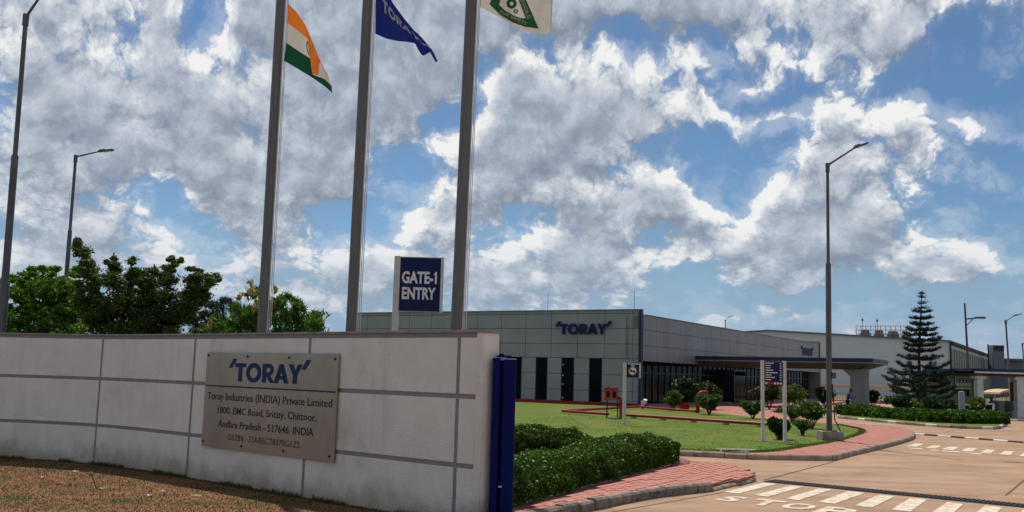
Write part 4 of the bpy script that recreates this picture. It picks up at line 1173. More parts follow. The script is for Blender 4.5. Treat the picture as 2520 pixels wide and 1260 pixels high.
# white frame barrier
p = D(2433, 1010, 64.5); bf = empty('crowd_barrier', (p.x, p.y, 0), 'white tubular barrier frame standing before the seated guard', 'barrier')
x0, x1 = D(2422, 1000, 64.5).x, D(2445, 1000, 64.5).x
for x in (x0, x1):
    q = MB(); q.box((x, 64.5, .55), (.10, .10, 1.1)); q.build('leg', M['board_white'], bf)
q = MB(); q.box(((x0 + x1) / 2, 64.5, 1.06), (x1 - x0 - .10, .09, .08)); q.box(((x0 + x1) / 2, 64.5, .22), (x1 - x0 - .10, .09, .07)); q.build('rail', M['board_white'], bf)

# tan arched shelter seen through the gate
d5 = 92
sh = empty('arched_shelter', tuple(D(2475, 1000, d5)[:2]) + (0,), 'tan arched shelter roof on slim posts seen through the gate', 'shelter')
x0, x1 = D(2439, 962, d5).x, D(2514, 962, d5).x; zt5 = D(2475, 957.5, d5).z; zl5 = D(2475, 966, d5).z
q = MB(); n5 = 10; vs = []
for i in range(n5 + 1):
    t_ = i / n5; x = x0 + (x1 - x0) * t_; z = zl5 + (zt5 - zl5) * math.sin(math.pi * t_) ** .7
    for y_, dz in ((d5 - 1.6, 0), (d5 + 1.6, 0), (d5 + 1.6, -.18), (d5 - 1.6, -.18)): vs.append((x, y_, z + dz))
q.add(vs, [(i * 4 + k, (i + 1) * 4 + k, (i + 1) * 4 + (k + 1) % 4, i * 4 + (k + 1) % 4) for i in range(n5) for k in range(4)] + [(0, 1, 2, 3), (n5 * 4 + 3, n5 * 4 + 2, n5 * 4 + 1, n5 * 4)])
q.build('roof', M['tan'], sh, smooth=True)
for t_ in (.12, .5, .88):
    x = x0 + (x1 - x0) * t_; q = MB(); q.tube([(x, d5, 0), (x, d5, zl5 + .1)], .05, 6); q.build('post', M['trim_grey'], sh)
pr_ = D(2486, 1000, 84)
q = MB(); q.tube([(pr_.x, pr_.y, 0), (pr_.x, pr_.y, 3.0)], .07, 6); q.tube([(pr_.x, pr_.y, 2.8), (pr_.x + .7, pr_.y, 1.5)], .05, 6)
tag(q.build('barrier_post', M['fence_metal']), 'pale post with slanted arm standing inside the gate opening', 'post')

# footway before the gatehouse
fw = [D(2395, 1020, 64)[:2], (45, 62.5), (45, 90), D(2330, 1000, 90)[:2]]
flat('footway', [tuple(p) for p in fw], .12, M['brick'], skirt=.14)
kf = kerb_root('gate kerb', (32, 63, 0))
run_kerb(kf, [tuple(D(2400, 1020, 63.9)[:2]), (44, 62.4)], 1.3, .16, .14, [M['kerb2'], M['kerb_white']], jitter=.3)

# ================================================================ island with hedges and pine
isl = [(2066, 1024), (2130, 1030), (2210, 1037), (2330, 1046), (2440, 1050), (2468, 1044), (2474, 1034), (2452, 1020), (2380, 1012), (2260, 1006), (2120, 1003), (2062, 1012)]
isl_pts = ring(isl, LZ)
island = flat('traffic_island', isl_pts, LZ, M['lawn'], skirt=.2)
ki = kerb_root('island kerb', tuple(G(2270, 1040)[:2]) + (0,))
run_kerb(ki, smooth_line(isl_pts + [isl_pts[0]], 3), .75, .14, LZ + .01, [M['kerb2'], M['kerb'], M['kerb2'], M['kerb_white']], side=1, jitter=.6)

def hedge(name, line, hts, widths, n_leaf, size, label, cat='hedge', group=None, m='leaf_hedge', core=True, lobes=.10, zb=LZ, seed=0, flowers=0):
    """clipped hedge along a centre line; leaves crowd a rounded box section whose surface bulges unevenly"""
    L = smooth_line(line, 6); n = len(L)
    cum = [0]
    for i in range(n - 1): cum.append(cum[-1] + (L[i + 1] - L[i]).length)
    T = cum[-1]
    c_ = L[n // 2]; root = empty(name, (c_.x, c_.y, zb), label, cat, group)
    def at(s):
        s = max(0, min(T - 1e-4, s)); i = 0
        while cum[i + 1] < s: i += 1
        a = (s - cum[i]) / (cum[i + 1] - cum[i]); d = (L[i + 1] - L[i]).normalized(); f = (i + a) / (n - 1) * (len(hts) - 1); k = min(int(f), len(hts) - 2); w2 = f - k
        return L[i].lerp(L[i + 1], a), d, hts[k] * (1 - w2) + hts[k + 1] * w2, widths[k] * (1 - w2) + widths[k + 1] * w2
    pts = []
    r_ = random.Random(seed + 3)
    def bulge(p): return mnoise.noise(Vector((p[0] * 1.25, p[1] * 1.25, p[2] * 1.2 + seed))) * lobes + mnoise.noise(Vector((p[0] * 4.5, p[1] * 4.5, p[2] * 4.5))) * lobes * .55
    for k in range(n_leaf):
        endk = r_.random() < (1.0 / max(T, 3))
        s = r_.uniform(0, T) if not endk else (0 if r_.random() < .5 else T)
        p, d, h, w2 = at(s); nv = Vector((-d.y, d.x))
        a = r_.random() * (h * 2 + w2)
        if endk:
            off = r_.uniform(-w2 / 2, w2 / 2) * .95; z = r_.uniform(0, h); sg = -1 if s == 0 else 1
            q = Vector((p.x + nv.x * off + d.x * sg * .06, p.y + nv.y * off + d.y * sg * .06, z)); nrm = Vector((d.x * sg, d.y * sg, 0))
        else:
            if a < h: off, z, nrm = -w2 / 2, a, Vector((-nv.x, -nv.y, 0))
            elif a < h + w2: off, z, nrm = a - h - w2 / 2, h, Vector((0, 0, 1))
            else: off, z, nrm = w2 / 2, a - h - w2, Vector((nv.x, nv.y, 0))
            # round the shoulders
            e = max(0, abs(off) / (w2 / 2) - .45) * max(0, z / h - .5) * 5.0
            off *= 1 - .18 * min(1, e); z *= 1 - .15 * min(1, e)
            q = Vector((p.x + nv.x * off, p.y + nv.y * off, z))
        q = q + nrm * (bulge(q) + r_.uniform(-.11, .03))
        pts.append((q.x, q.y, max(.01, q.z) + zb))
    leafmesh('foliage', pts, size, M[m], root, aspect=.6, up=.25)
    if flowers:
        fp = [pts[r_.randrange(len(pts))] for _ in range(flowers)]
        leafmesh('flowers', [(x, y, z + .02) for x, y, z in fp], size * 1.3, M['flower_white'], root, aspect=.9, up=.6, kind='stuff')
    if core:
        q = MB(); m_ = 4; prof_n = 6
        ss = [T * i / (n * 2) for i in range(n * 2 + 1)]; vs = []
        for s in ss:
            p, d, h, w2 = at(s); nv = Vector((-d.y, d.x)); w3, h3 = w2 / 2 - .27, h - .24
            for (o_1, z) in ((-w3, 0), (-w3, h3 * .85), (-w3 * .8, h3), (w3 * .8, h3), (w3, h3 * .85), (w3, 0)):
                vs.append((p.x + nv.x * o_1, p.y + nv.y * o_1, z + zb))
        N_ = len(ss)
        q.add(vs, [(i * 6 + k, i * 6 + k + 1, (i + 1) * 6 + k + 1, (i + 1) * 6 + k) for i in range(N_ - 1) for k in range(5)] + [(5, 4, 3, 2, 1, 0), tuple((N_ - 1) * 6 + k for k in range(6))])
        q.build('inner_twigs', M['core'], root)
    return root

hA = [Vector(p) for p in (G(1236, 1262, LZ)[:2], G(1450, 1201, LZ)[:2], G(1640, 1151, LZ)[:2], G(1696, 1139, LZ)[:2])]
def shift(line, k):
    out = []
    for i, p in enumerate(line):
        d = (Vector(line[min(i + 1, len(line) - 1)]) - Vector(line[max(i - 1, 0)])).normalized(); out.append(Vector(p) + Vector((-d.y, d.x)) * k)
    return out
hA[3] = hA[3] + (hA[3] - hA[2]).normalized() * .12
hedge('hedge', shift(hA, .76), [.50, .60, .68, .48], [1.2, 1.2, 1.15, 1.0], 62000, .050, 'clipped green hedge beside the pink brick pavement and near kerb', flowers=26, seed=1, lobes=.14)
hB = [Vector((-2.2, 25.6)), Vector(D(1300, 1100, 25.3)[:2]), Vector(D(1480, 1100, 24.9)[:2]), Vector(D(1650, 1100, 24.6)[:2])]
hedge('hedge', hB, [.70, .66, .50, .42], [1.1, 1.1, 1.0, .9], 36000, .058, 'clipped green hedge behind the near one, along the lawn edge', flowers=16, seed=5, lobes=.17)
hC = ring([(2082, 1020), (2150, 1026), (2206, 1031)], LZ)
hedge('hedge', hC, [.66, .60, .52], [1.6, 1.5, 1.4], 7000, .15, 'small clipped hedge on the island by the canopy column', group=None, seed=9, lobes=.16)
hD = ring([(2225, 1032), (2330, 1040), (2450, 1041)], LZ)
hedge('hedge', hD, [.58, .62, .64], [1.7, 1.8, 1.9], 13000, .15, 'long clipped hedge on the island in front of the pine', seed=13, lobes=.16)

# ---- Norfolk pine: whorls of upturned boughs
dp_ = 66.0
pbase = D(2263, 1000, dp_); ptop = D(2269, 716, dp_)
pine = empty('norfolk_pine', (pbase.x, pbase.y, 0), 'dark Norfolk pine with tiered boughs behind the island hedge', 'pine tree')
hP = ptop.z
q = MB(); q.tube([(pbase.x, pbase.y, 0), (pbase.x + .05, pbase.y, hP * .5), (ptop.x, pbase.y, hP)], [.16, .10, .025], 8); q.build('trunk', M['bark'], pine, smooth=True)
tiers = [(974, 86), (964, 84), (950, 82), (936, 80), (922, 74), (903, 67), (883, 50), (864, 46), (850, 40), (838, 47), (824, 42), (812, 37), (798, 27), (784, 25), (768, 25), (758, 18), (746, 12), (731, 7), (722, 4)]
r_ = random.Random(4)
for ti, (ypx, hw) in enumerate(tiers):
    z0 = D(2265, ypx, dp_).z; Rt = hw / FP * dp_ * 1.02
    nbh = 8 if ti < 14 else 6; ph = r_.random() * 6
    pts = []; q = MB()
    for k in range(nbh):
        a = ph + 2 * math.pi * k / nbh + r_.uniform(-.2, .2); rr = Rt * r_.uniform(.78, 1.08)
        tc_ = ptop.x * (z0 / hP) + pbase.x * (1 - z0 / hP)
        cur = []
        zo = z0 + r_.uniform(-.05, .05) + rr * .06
        for j in range(7):
            t_ = j / 6; z = zo - rr * r_.uniform(.10, .20) * math.sin(math.pi * t_ * .62) + rr * .24 * t_ ** 3
            cur.append((tc_ + math.cos(a) * rr * t_, pbase.y + math.sin(a) * rr * t_, z))
        q.tube(cur, [.035, .03, .026, .022, .018, .014, .01], 4)
        nl = int(180 * rr + 36) if ti < 15 else 22
        for _ in range(nl):
            t_ = .22 + .78 * r_.random() ** .7; j = min(5, int(t_ * 6)); f = t_ * 6 - j
            c = [cur[j][i] * (1 - f) + cur[j + 1][i] * f for i in range(3)]
            w2 = .088 * (1.15 - abs(t_ - .7))
            pts.append((c[0] + r_.gauss(0, w2), c[1] + r_.gauss(0, w2), c[2] + abs(r_.gauss(0, w2 * .9)) - .03))
    bo = q.build('bough', M['bark'], pine)
    leafmesh('needles', pts, .12, M['leaf_pine'], bo, aspect=.32, up=.1)

# ---- trees behind the wall
def tree(name, base, trunk_top, label, cat, m, size, clumps, limbs, trunk_r=.14, aspect=.55, droop=0.0, up=.35):
    """clumps: list of (centre, radii, leaves); limbs: polylines"""
    t = empty(name, (base[0], base[1], 0), label, cat)
    q = MB(); q.tube([(base[0], base[1], 0), trunk_top], [trunk_r, trunk_r * .7], 8); q.build('trunk', M['bark'], t, smooth=True)
    for L in limbs:
        q = MB(); n = len(L); q.tube(L, [max(.02, trunk_r * .5 * (1 - i / n)) for i in range(n)], 6); q.build('limb', M['bark'], t, smooth=True)
    pts = [np.array(c) + nrs.normal(size=(n, 3)) * np.array(r) * .54 for c, r, n in clumps]
    leafmesh('crown', np.vstack(pts), size, M[m], t, aspect=aspect, droop=droop, up=up)
    return t
def px_blobs(spec, d, dvar, per, rz=1.0, seed=0):
    r = random.Random(seed); out = []
    for (x, y, rp) in spec:
        for _ in range(3):
            dd = d + r.uniform(-dvar, dvar); a = r.uniform(0, 6.28); q_ = rp * r.uniform(.25, .75)
            c = D(x + q_ * math.cos(a), y + q_ * math.sin(a), dd); rr = rp / FP * dd * r.uniform(.35, .7)
            out.append((tuple(c), (rr * 1.25, rr * 1.3, rr * rz * .75), int(per * .42)))
    return out
r = random.Random(21)
# bright green tree, far left
spec = [(x + r.uniform(-12, 12), y + r.uniform(-8, 8), r.uniform(14, 30)) for x in range(-120, 205, 24) for y in range(690, 900, 24)
        if y > 700 - 34 * math.exp(-((x - 120) / 45) ** 2) - 22 * math.exp(-((x - 30) / 40) ** 2) - 20 * math.exp(-((x - 195) / 30) ** 2) + (60 if x < -20 else 0) + 14 + 8]
spec += [(85, 672, 14), (105, 664, 13), (132, 666, 14), (70, 680, 14), (150, 686, 12), (28, 690, 12), (12, 695, 12), (195, 664, 12), (190, 680, 14), (50, 695, 12)]
bA = D(80, 900, 31)
tree('leafy_tree', bA, (bA.x, bA.y, 2.4), 'bright green bushy tree behind the wall, left of the dark tree', 'tree', 'leaf_green', .115, px_blobs(spec, 31, 2.0, 520, .8, 1), [[(bA.x, bA.y, 2.2), tuple(D(x, y, 31))] for x, y in ((20, 760), (60, 720), (110, 710), (150, 730))], .12)
# dark tree with upswept limbs
LB = [[(300, 900), (262, 760), (228, 690), (206, 630), (186, 582)], [(310, 900), (300, 760), (284, 690), (280, 622)], [(318, 900), (330, 760), (324, 690), (322, 640)],
      [(330, 900), (365, 760), (376, 700), (380, 650)], [(340, 900), (395, 770), (418, 690), (424, 632)], [(350, 900), (430, 790), (462, 740), (478, 690), (495, 665)],
      [(350, 900), (440, 790), (480, 735), (505, 698), (532, 674)], [(310, 900), (240, 800), (205, 740), (190, 690)], [(325, 900), (348, 790), (352, 720), (352, 672)]]
spec = []
for L in LB:
    for i in range(len(L) - 1):
        for k in range(5):
            t_ = k / 5; x = L[i][0] * (1 - t_) + L[i + 1][0] * t_; y = L[i][1] * (1 - t_) + L[i + 1][1] * t_
            prog = (i + t_) / (len(L) - 1)
            if y < 890: spec.append((x + r.uniform(-12, 12) * (1.2 - prog), y + r.uniform(-9, 9), (8 + 30 * (1 - prog) ** .8) * r.uniform(.7, 1.15)))
spec += [(x + r.uniform(-14, 14), y + r.uniform(-10, 10), r.uniform(16, 30)) for x in range(235, 440, 34) for y in range(765, 900, 30)]
spec += [(252, 690, 14), (262, 645, 7), (405, 660, 8), (445, 640, 6), (470, 660, 9), (515, 690, 9), (500, 715, 12), (470, 745, 18), (445, 775, 20)]
bB = D(310, 900, 27)
tree('dark_tree', bB, (bB.x, bB.y, 2.2), 'tall dark tree with upswept ragged limbs behind the wall', 'tree', 'leaf_dark', .075, px_blobs(spec, 27, .9, 460, 1.0, 2), [[tuple(D(x, y, 27)) for x, y in L] for L in LB], .16)
# needle-leaved tree between
spec = [(x + r.uniform(-10, 10), y + r.uniform(-8, 8), r.uniform(12, 24)) for x in range(470, 640, 20) for y in range(752, 900, 20) if y > 745 + abs(x - 550) * .28] + [(498, 745, 7), (515, 752, 10), (548, 742, 12), (560, 738, 10), (575, 748, 11)]
bD = D(550, 900, 30)
tree('needle_tree', bD, (bD.x, bD.y, 2.2), 'dull blue green feathery tree between the dark tree and the drooping one', 'tree', 'leaf_conifer', .24, px_blobs(spec, 30, 1.0, 150, .9, 3), [[(bD.x, bD.y, 2.0), tuple(D(x, y, 30))] for x, y in ((520, 770), (550, 750), (590, 765))], .10, aspect=.10, up=0)
# mango-like tree with long drooping leaves
spec = [(x + r.uniform(-10, 10), y + r.uniform(-8, 8), r.uniform(14, 24)) for x in range(520, 800, 22) for y in range(725, 900, 22) if y > 712 + abs(x - 672) * .42 + 22]
spec += [(615, 722, 14), (640, 715, 12), (700, 735, 15), (738, 758, 13), (765, 785, 11), (786, 798, 8), (580, 760, 12), (725, 748, 12)]
bC = D(670, 900, 25)
tC = tree('drooping_tree', bC, (bC.x, bC.y, 2.0), 'fresh green tree with long drooping leaves behind the first flagpole', 'tree', 'leaf_mango', .27, px_blobs(spec, 25, .8, 62, 1.0, 4), [[(bC.x, bC.y, 1.8), tuple(D(x, y, 25))] for x, y in ((600, 750), (640, 715), (700, 725), (750, 770))], .10, aspect=.17, droop=.55, up=.1)
young = px_blobs([(616, 700, 9), (620, 712, 9), (675, 711, 8), (585, 732, 8), (518, 796, 8), (512, 806, 9), (630, 745, 8), (625, 758, 9), (660, 750, 8), (672, 748, 7)], 24.4, .3, 20, 1.2, 5)
leafmesh('young_leaves', np.vstack([blob_pts(c, r2, n, .1) for c, r2, n in young]), .19, M['leaf_young'], tC, aspect=.2, droop=.9, up=0)

# ---- garden bushes
def bush(px, py, w, h, d, label, m='leaf_bush', n=1500, size=.11, stem=.28, flowers=None, group=None, clump=7, name='garden_bush', fl=60, zb=None):
    """px, py: foot in the photograph; w, h: size in metres"""
    p = G(px, py, LZ) if d is None else D(px, py, d); zb = LZ if zb is None else zb
    o = empty(name, (p.x, p.y, zb), label, 'bush', group)
    q = MB()
    for k in range(6):
        a = k * 1.05 + rnd.random(); q.tube([(p.x + .03 * math.cos(a), p.y + .03 * math.sin(a), zb), (p.x + .12 * w * math.cos(a), p.y + .12 * w * math.sin(a), zb + h * stem), (p.x + .33 * w * math.cos(a), p.y + .33 * w * math.sin(a), zb + h * .75)], [.03, .022, .008], 5)
    q.build('stems', M['bark'], o)
    hc = h * (1 - stem * .75); pts, cs = clumps_pts((p.x, p.y, zb + h - hc / 2), (w / 2 * 1.12, w / 2 * 1.12, hc / 2 * 1.08), clump * 2, n * 2 // (clump * 2), .44, .25)
    # a bush narrows towards its foot
    k_ = np.clip((pts[:, 2] - zb) / h, 0.05, 1); f_ = np.clip(.35 + 1.1 * k_, 0, 1)[:, None]
    pts[:, :2] = np.array([p.x, p.y]) + (pts[:, :2] - np.array([p.x, p.y])) * f_
    leafmesh('foliage', pts, size * 1.1, M[m], o, aspect=.55, up=.3)
    if flowers:
        sel = pts[pts[:, 2] > zb + h * .45]; sel = sel[nrs.choice(len(sel), fl)]
        leafmesh('flowers', sel + nrs.normal(size=sel.shape) * .03, size * .85, M[flowers], o, aspect=.8, up=.3, kind='stuff')
    return o
bush(1745, 1021, 1.55, 1.25, None, 'round green bush with pale tips on the lawn, right of the red pipe riser', n=1700, size=.13)
bush(1853, 1031, 1.45, 1.15, None, 'bright green bush on the lawn left of the directory sign', n=1500, size=.13)
bush(1918, 1082, .85, .80, None, 'dense dark green bush with red shoots between the directory sign posts', m='leaf_bush_dark', n=2200, size=.085, stem=.08, flowers='flower_red', fl=26, clump=10)
bush(1975, 1072, .75, .72, None, 'small yellowish bush on the lawn right of the directory sign', n=700, size=.09, stem=.3)
bush(1998, 1055, 1.45, 1.25, None, 'tall loose green bush on the lawn left of the street lamp', n=2100, size=.11, stem=.25, clump=9)
bush(1950, 1040, 1.2, .95, None, 'green bush half hidden behind the loose bush', n=1200, size=.11)
bush(1950, 1000, 2.6, 1.9, 68, 'reddish flowering bush before the glass side of the office, right of the directory sign', m='leaf_bush', n=1500, size=.16, flowers='flower_red', fl=240)
bush(1893, 1003, 2.3, 2.1, 70, 'dark red flowering bush seen behind the directory sign board', m='leaf_bush_dark', n=1300, size=.16, flowers='flower_red', fl=280)
bush(1743, 1003, 2.1, 2.0, 66, 'dark bush with pinkish flowers beyond the round lawn bush', m='leaf_bush_dark', n=1300, size=.16, flowers='flower_red', fl=200)
bush(1688, 1006, 2.2, 2.2, 63, 'tall dark green bush with white flowers before the glass', m='leaf_bush_dark', n=1500, size=.16, flowers='flower_white', fl=10)
bush(1655, 1004, 1.5, 1.3, 62, 'low grey green bush close to the blue office corner', m='leaf_bush', n=900, size=.14)
bush(2030, 1004, 1.5, 1.9, 74, 'narrow reddish bush behind the street lamp pole', m='leaf_bush_dark', n=800, size=.16, flowers='flower_red', fl=120)
for px, w_, h_, m_, fl_, lb in ((2215, 2.0, 1.5, 'leaf_bush_dark', None, 'dark bush left of the pine trunk'), (2243, 1.6, 1.2, 'leaf_bush', None, 'yellowish green bush left of the pine, beside the dark one'), (2300, 2.0, 1.5, 'leaf_bush_dark', None, 'dense dark bush right of the pine trunk'),
                            (2346, 1.5, 1.2, 'leaf_bush_dark', None, 'small dark bush left of the grey pillar'), (2397, 1.7, 1.5, 'leaf_bush', 'flower_red', 'round red flowering bush right of the grey pillar')):
    bush(px, 1010, w_, h_, 60.5, lb, m=m_, n=900, size=.17, flowers=fl_, fl=170)
bush(2148, 1000, 1.2, 1.7, 78, 'slim green bush right of the canopy column', m='leaf_bush_dark', n=500, size=.18)
for px, d, lb in ((1684, 61.5, 'dark red square plant tub at the glass front, under the tall dark bush'), (1750, 64, 'dark red square plant tub beyond the round lawn bush')):
    p = D(px, 1000, d); q = MB(); a_ = .3
    q.add([(p.x - a_ * .8, d - a_ * .8, LZ), (p.x + a_ * .8, d - a_ * .8, LZ), (p.x + a_ * .8, d + a_ * .8, LZ), (p.x - a_ * .8, d + a_ * .8, LZ), (p.x - a_, d - a_, LZ + .5), (p.x + a_, d - a_, LZ + .5), (p.x + a_, d + a_, LZ + .5), (p.x - a_, d + a_, LZ + .5)],
          [(3, 2, 1, 0), (0, 1, 5, 4), (1, 2, 6, 5), (2, 3, 7, 6), (3, 0, 4, 7), (4, 5, 6, 7)])
    tag(q.build('plant_tub', M['red_pipe']), lb, 'plant tub')

# ================================================================ flagpoles and flags
def flagpole(px0, py0, px1, d, label, rad=.112):
    a = D(px0, py0, d); c = D(px1, 0, d)
    k = (c - a) / (c.z - a.z)
    foot = a - k * a.z; top = a + k * (12.5 - a.z)
    o = empty('flagpole', tuple(foot), label, 'flagpole', 'flagpoles behind the wall')
    q = MB(); q.tube([foot, top], [rad * 1.04, rad * .98], 12); q.build('shaft', M['pole'], o, smooth=False)
    q = MB(); q.tube([foot, foot + Vector((0, 0, .06))], rad * 2.2, 16); q.build('base_plate', M['lamp_steel'], o)
    h = MB(); off = Vector((rad + .045, -.03, 0))
    h.tube([foot + off + Vector((0, 0, 1.0)), top + off], .009, 4); h.tube([foot + off + Vector((.04, 0, 1.0)), top + off + Vector((.02, 0, 0))], .008, 4)
    h.build('halyard', M['rope'], o)
    h = MB(); h.tube([foot + Vector((rad + .004, -.035, .3)), top + Vector((rad + .004, -.035, 0))], .016, 6); h.build('lit_edge', M['rope'], o)  # pale strip stands in for the lit right rim of the shaft
    return lambda z: foot + k * z
pole1 = flagpole(645, 815, 691.5, 21.0, 'steel flagpole carrying the orange white and green flag')
pole2 = flagpole(864, 815, 905, 20.0, 'steel flagpole carrying the dark blue company flag')
pole3 = flagpole(1123, 815, 1160, 19.0, 'steel flagpole carrying the white flag with green triangle', .118)

def cloth_fn(cols, d, amp=.05, wave=1.5, ph=0.0):
    """cols: list of (u, [(v, x, y, depth offset) ...]) in photo pixels -> smooth sheet (u, v) -> point"""
    def row(c, v):
        p = c[1]
        for i in range(len(p) - 1):
            if v <= p[i + 1][0] or i == len(p) - 2:
                t = (v - p[i][0]) / (p[i + 1][0] - p[i][0]); return [p[i][k] * (1 - t) + p[i + 1][k] * t for k in (1, 2, 3)]
    def fn(u, v, off=0.0):
        for i in range(len(cols) - 1):
            if u <= cols[i + 1][0] or i == len(cols) - 2:
                t = (u - cols[i][0]) / (cols[i + 1][0] - cols[i][0]); a, b_ = row(cols[i], v), row(cols[i + 1], v); break
        x, y, z = [a[k] * (1 - t) + b_[k] * t for k in range(3)]
        dd = d + z + amp * math.sin(u * wave * 6.28 + ph + v * 1.7) * u ** .6 + off
        return D(x, y, dd)
    return fn
def cloth_sheet(name, fn, u0, u1, v0, v1, nu, nv, m, parent, off=0.0):
    q = MB(); vs = [fn(u0 + (u1 - u0) * i / nu, v0 + (v1 - v0) * j / nv, off) for i in range(nu + 1) for j in range(nv + 1)]
    q.add(vs, [(i * (nv + 1) + j, (i + 1) * (nv + 1) + j, (i + 1) * (nv + 1) + j + 1, i * (nv + 1) + j + 1) for i in range(nu) for j in range(nv)])
    return q.build(name, m, parent, smooth=True)
def cp(x, y): return 600 + x / 3.15, y / 3.15
def col_(u, pts): return (u, [(v, *cp(x, y), z) for v, x, y, z in pts])
# tricolour
C1 = [col_(0, [(0, 312, 470, 0), (1/3, 330, 332, 0), (2/3, 340, 180, 0), (1, 346, 30, 0)]),
      col_(.25, [(0, 420, 535, .05), (1/3, 425, 396, .05), (2/3, 425, 242, .05), (1, 408, 92, .05)]),
      col_(.48, [(0, 515, 592, .1), (1/3, 513, 452, .1), (2/3, 494, 300, .02), (1, 476, 190, 0)]),
      col_(.56, [(0, 528, 601, .12), (1/3, 516, 478, .12), (2/3, 514, 440, -.10), (1, 512, 272, -.05)]),
      col_(.64, [(0, 545, 612, .14), (1/3, 530, 576, .12), (2/3, 534, 572, -.14), (1, 545, 352, -.10)]),
      col_(.74, [(0, 588, 642, .16), (1/3, 576, 594, .14), (2/3, 577, 588, -.16), (1, 576, 432, -.12)]),
      col_(.78, [(0, 604, 652, .16), (1/3, 588, 597, .12), (2/3, 583, 474, .06), (1, 579, 440, .04)]),
      col_(.90, [(0, 650, 688, .1), (1/3, 634, 618, .08), (2/3, 618, 522, .05), (1, 612, 508, .04)]),
      col_(1, [(0, 685, 722, 0), (1/3, 681, 668, 0), (2/3, 652, 578, 0), (1, 646, 566, 0)])]
f1 = cloth_fn(C1, 20.95, .03)
fo = empty('tricolour_flag', tuple(f1(0, 0)), 'orange white and green flag with blue wheel on the first pole', 'flag')
cloth_sheet('saffron_stripe', f1, 0, 1, 2/3, 1, 40, 8, M['saffron'], fo)
cloth_sheet('white_stripe', f1, 0, 1, 1/3, 2/3, 40, 8, M['cloth_white'], fo)
cloth_sheet('green_stripe', f1, 0, 1, 0, 1/3, 40, 8, M['cloth_green'], fo)
# wheel printed at the middle
q = MB(); nC = 28; cu_, cv_, ru, rv = .53, .5, .105, .145
for i in range(nC):
    a0, a1 = 2 * math.pi * i / nC, 2 * math.pi * (i + 1) / nC
    P_ = [(cu_ + ru * k * math.cos(a), cv_ + rv * k * math.sin(a)) for a in (a0, a1) for k in (1, .84)]
    if max(p[0] for p in P_) > .555: continue
    q.add([f1(P_[0][0], P_[0][1], -.012), f1(P_[2][0], P_[2][1], -.012), f1(P_[3][0], P_[3][1], -.012), f1(P_[1][0], P_[1][1], -.012)], [(0, 1, 2, 3)])
for i in range(24):
    a = 2 * math.pi * i / 24; 
    if cu_ + ru * math.cos(a) > .55: continue
    e = .06; P_ = [(cu_ + ru * k * math.cos(a + s * e), cv_ + rv * k * math.sin(a + s * e)) for k, s in ((.1, -1), (.84, -.4), (.84, .4), (.1, 1))]
    q.add([f1(x, y, -.012) for x, y in P_], [(0, 1, 2, 3)])
q.build('wheel_emblem', M['trim_blue'], fo)
# company flag
C2 = [col_(0, [(0, 1018, 262, 0), (1, 1030, -190, 0)]),
      col_(.22, [(0, 1105, 300, .08), (1, 1090, -95, .0)]),
      col_(.45, [(0, 1200, 320, .12), (1, 1160, 30, -.05)]),
      col_(.65, [(0, 1262, 324, .1), (1, 1248, 150, -.1)]),
      col_(.78, [(0, 1328, 336, .0), (1, 1322, 238, -.05)]),
      col_(.84, [(0, 1352, 388, .1), (1, 1352, 262, 0)]),
      col_(.89, [(0, 1386, 437, .15), (1, 1392, 305, .05)]),
      col_(.94, [(0, 1446, 402, .05), (1, 1438, 362, .1)]),
      col_(.97, [(0, 1462, 440, 0), (1, 1466, 392, .1)]),
      col_(1, [(0, 1488, 482, 0), (1, 1502, 474, .05)])]
f2 = cloth_fn(C2, 19.95, .03, 2)
fo = empty('company_flag', tuple(f2(0, 0)), 'twisted dark blue company flag with white lettering on the second pole', 'flag')
cloth_sheet('cloth', f2, 0, 1, 0, 1, 48, 10, M['cloth_navy'], fo)
def fl2(x, y, o): 
    return f2(.09 + x * .86, .50 + y * .25, -.015 - o)
for ch, quads in LOGO:
    q = MB()
    for qd in quads:
        n = len(qd); vs = []
        # split each shape finely so that it follows the cloth
        if n == 4:
            for i in range(5):
                for j in range(3):
                    s, t_ = i / 4, j / 2
                    x = (qd[0][0] * (1 - s) + qd[1][0] * s) * (1 - t_) + (qd[3][0] * (1 - s) + qd[2][0] * s) * t_
                    y = (qd[0][1] * (1 - s) + qd[1][1] * s) * (1 - t_) + (qd[3][1] * (1 - s) + qd[2][1] * s) * t_
                    vs.append(fl2(x / LOGO_W, y, 0))
            q.add(vs, [(i * 3 + j, (i + 1) * 3 + j, (i + 1) * 3 + j + 1, i * 3 + j + 1) for i in range(4) for j in range(2)])
    q.build('letter', M['cloth_mark'], fo)
# safety flag
C3 = [col_(0, [(0, 1830, 55, 0), (1, 1845, -620, 0)]),
      col_(.22, [(0, 1962, 122, .10), (1, 1975, -520, .05)]),
      col_(.42, [(0, 2082, 190, -.05), (1, 2100, -480, -.08)]),
      col_(.62, [(0, 2205, 246, .08), (1, 2225, -450, .0)]),
      col_(.80, [(0, 2295, 263, .0), (1, 2330, -430, .1)]),
      col_(.94, [(0, 2375, 254, .12), (1, 2405, -420, -.05)]),
      col_(1, [(0, 2380, 235, .0), (1, 2420, -420, .05)])]
f3 = cloth_fn(C3, 18.95, .05, 1.6)
fo = empty('safety_flag', tuple(f3(0, 0)), 'white flag with a green triangle and gears on the third pole', 'flag')
cloth_sheet('cloth', f3, 0, 1, 0, 1, 48, 24, M['cloth_white'], fo)
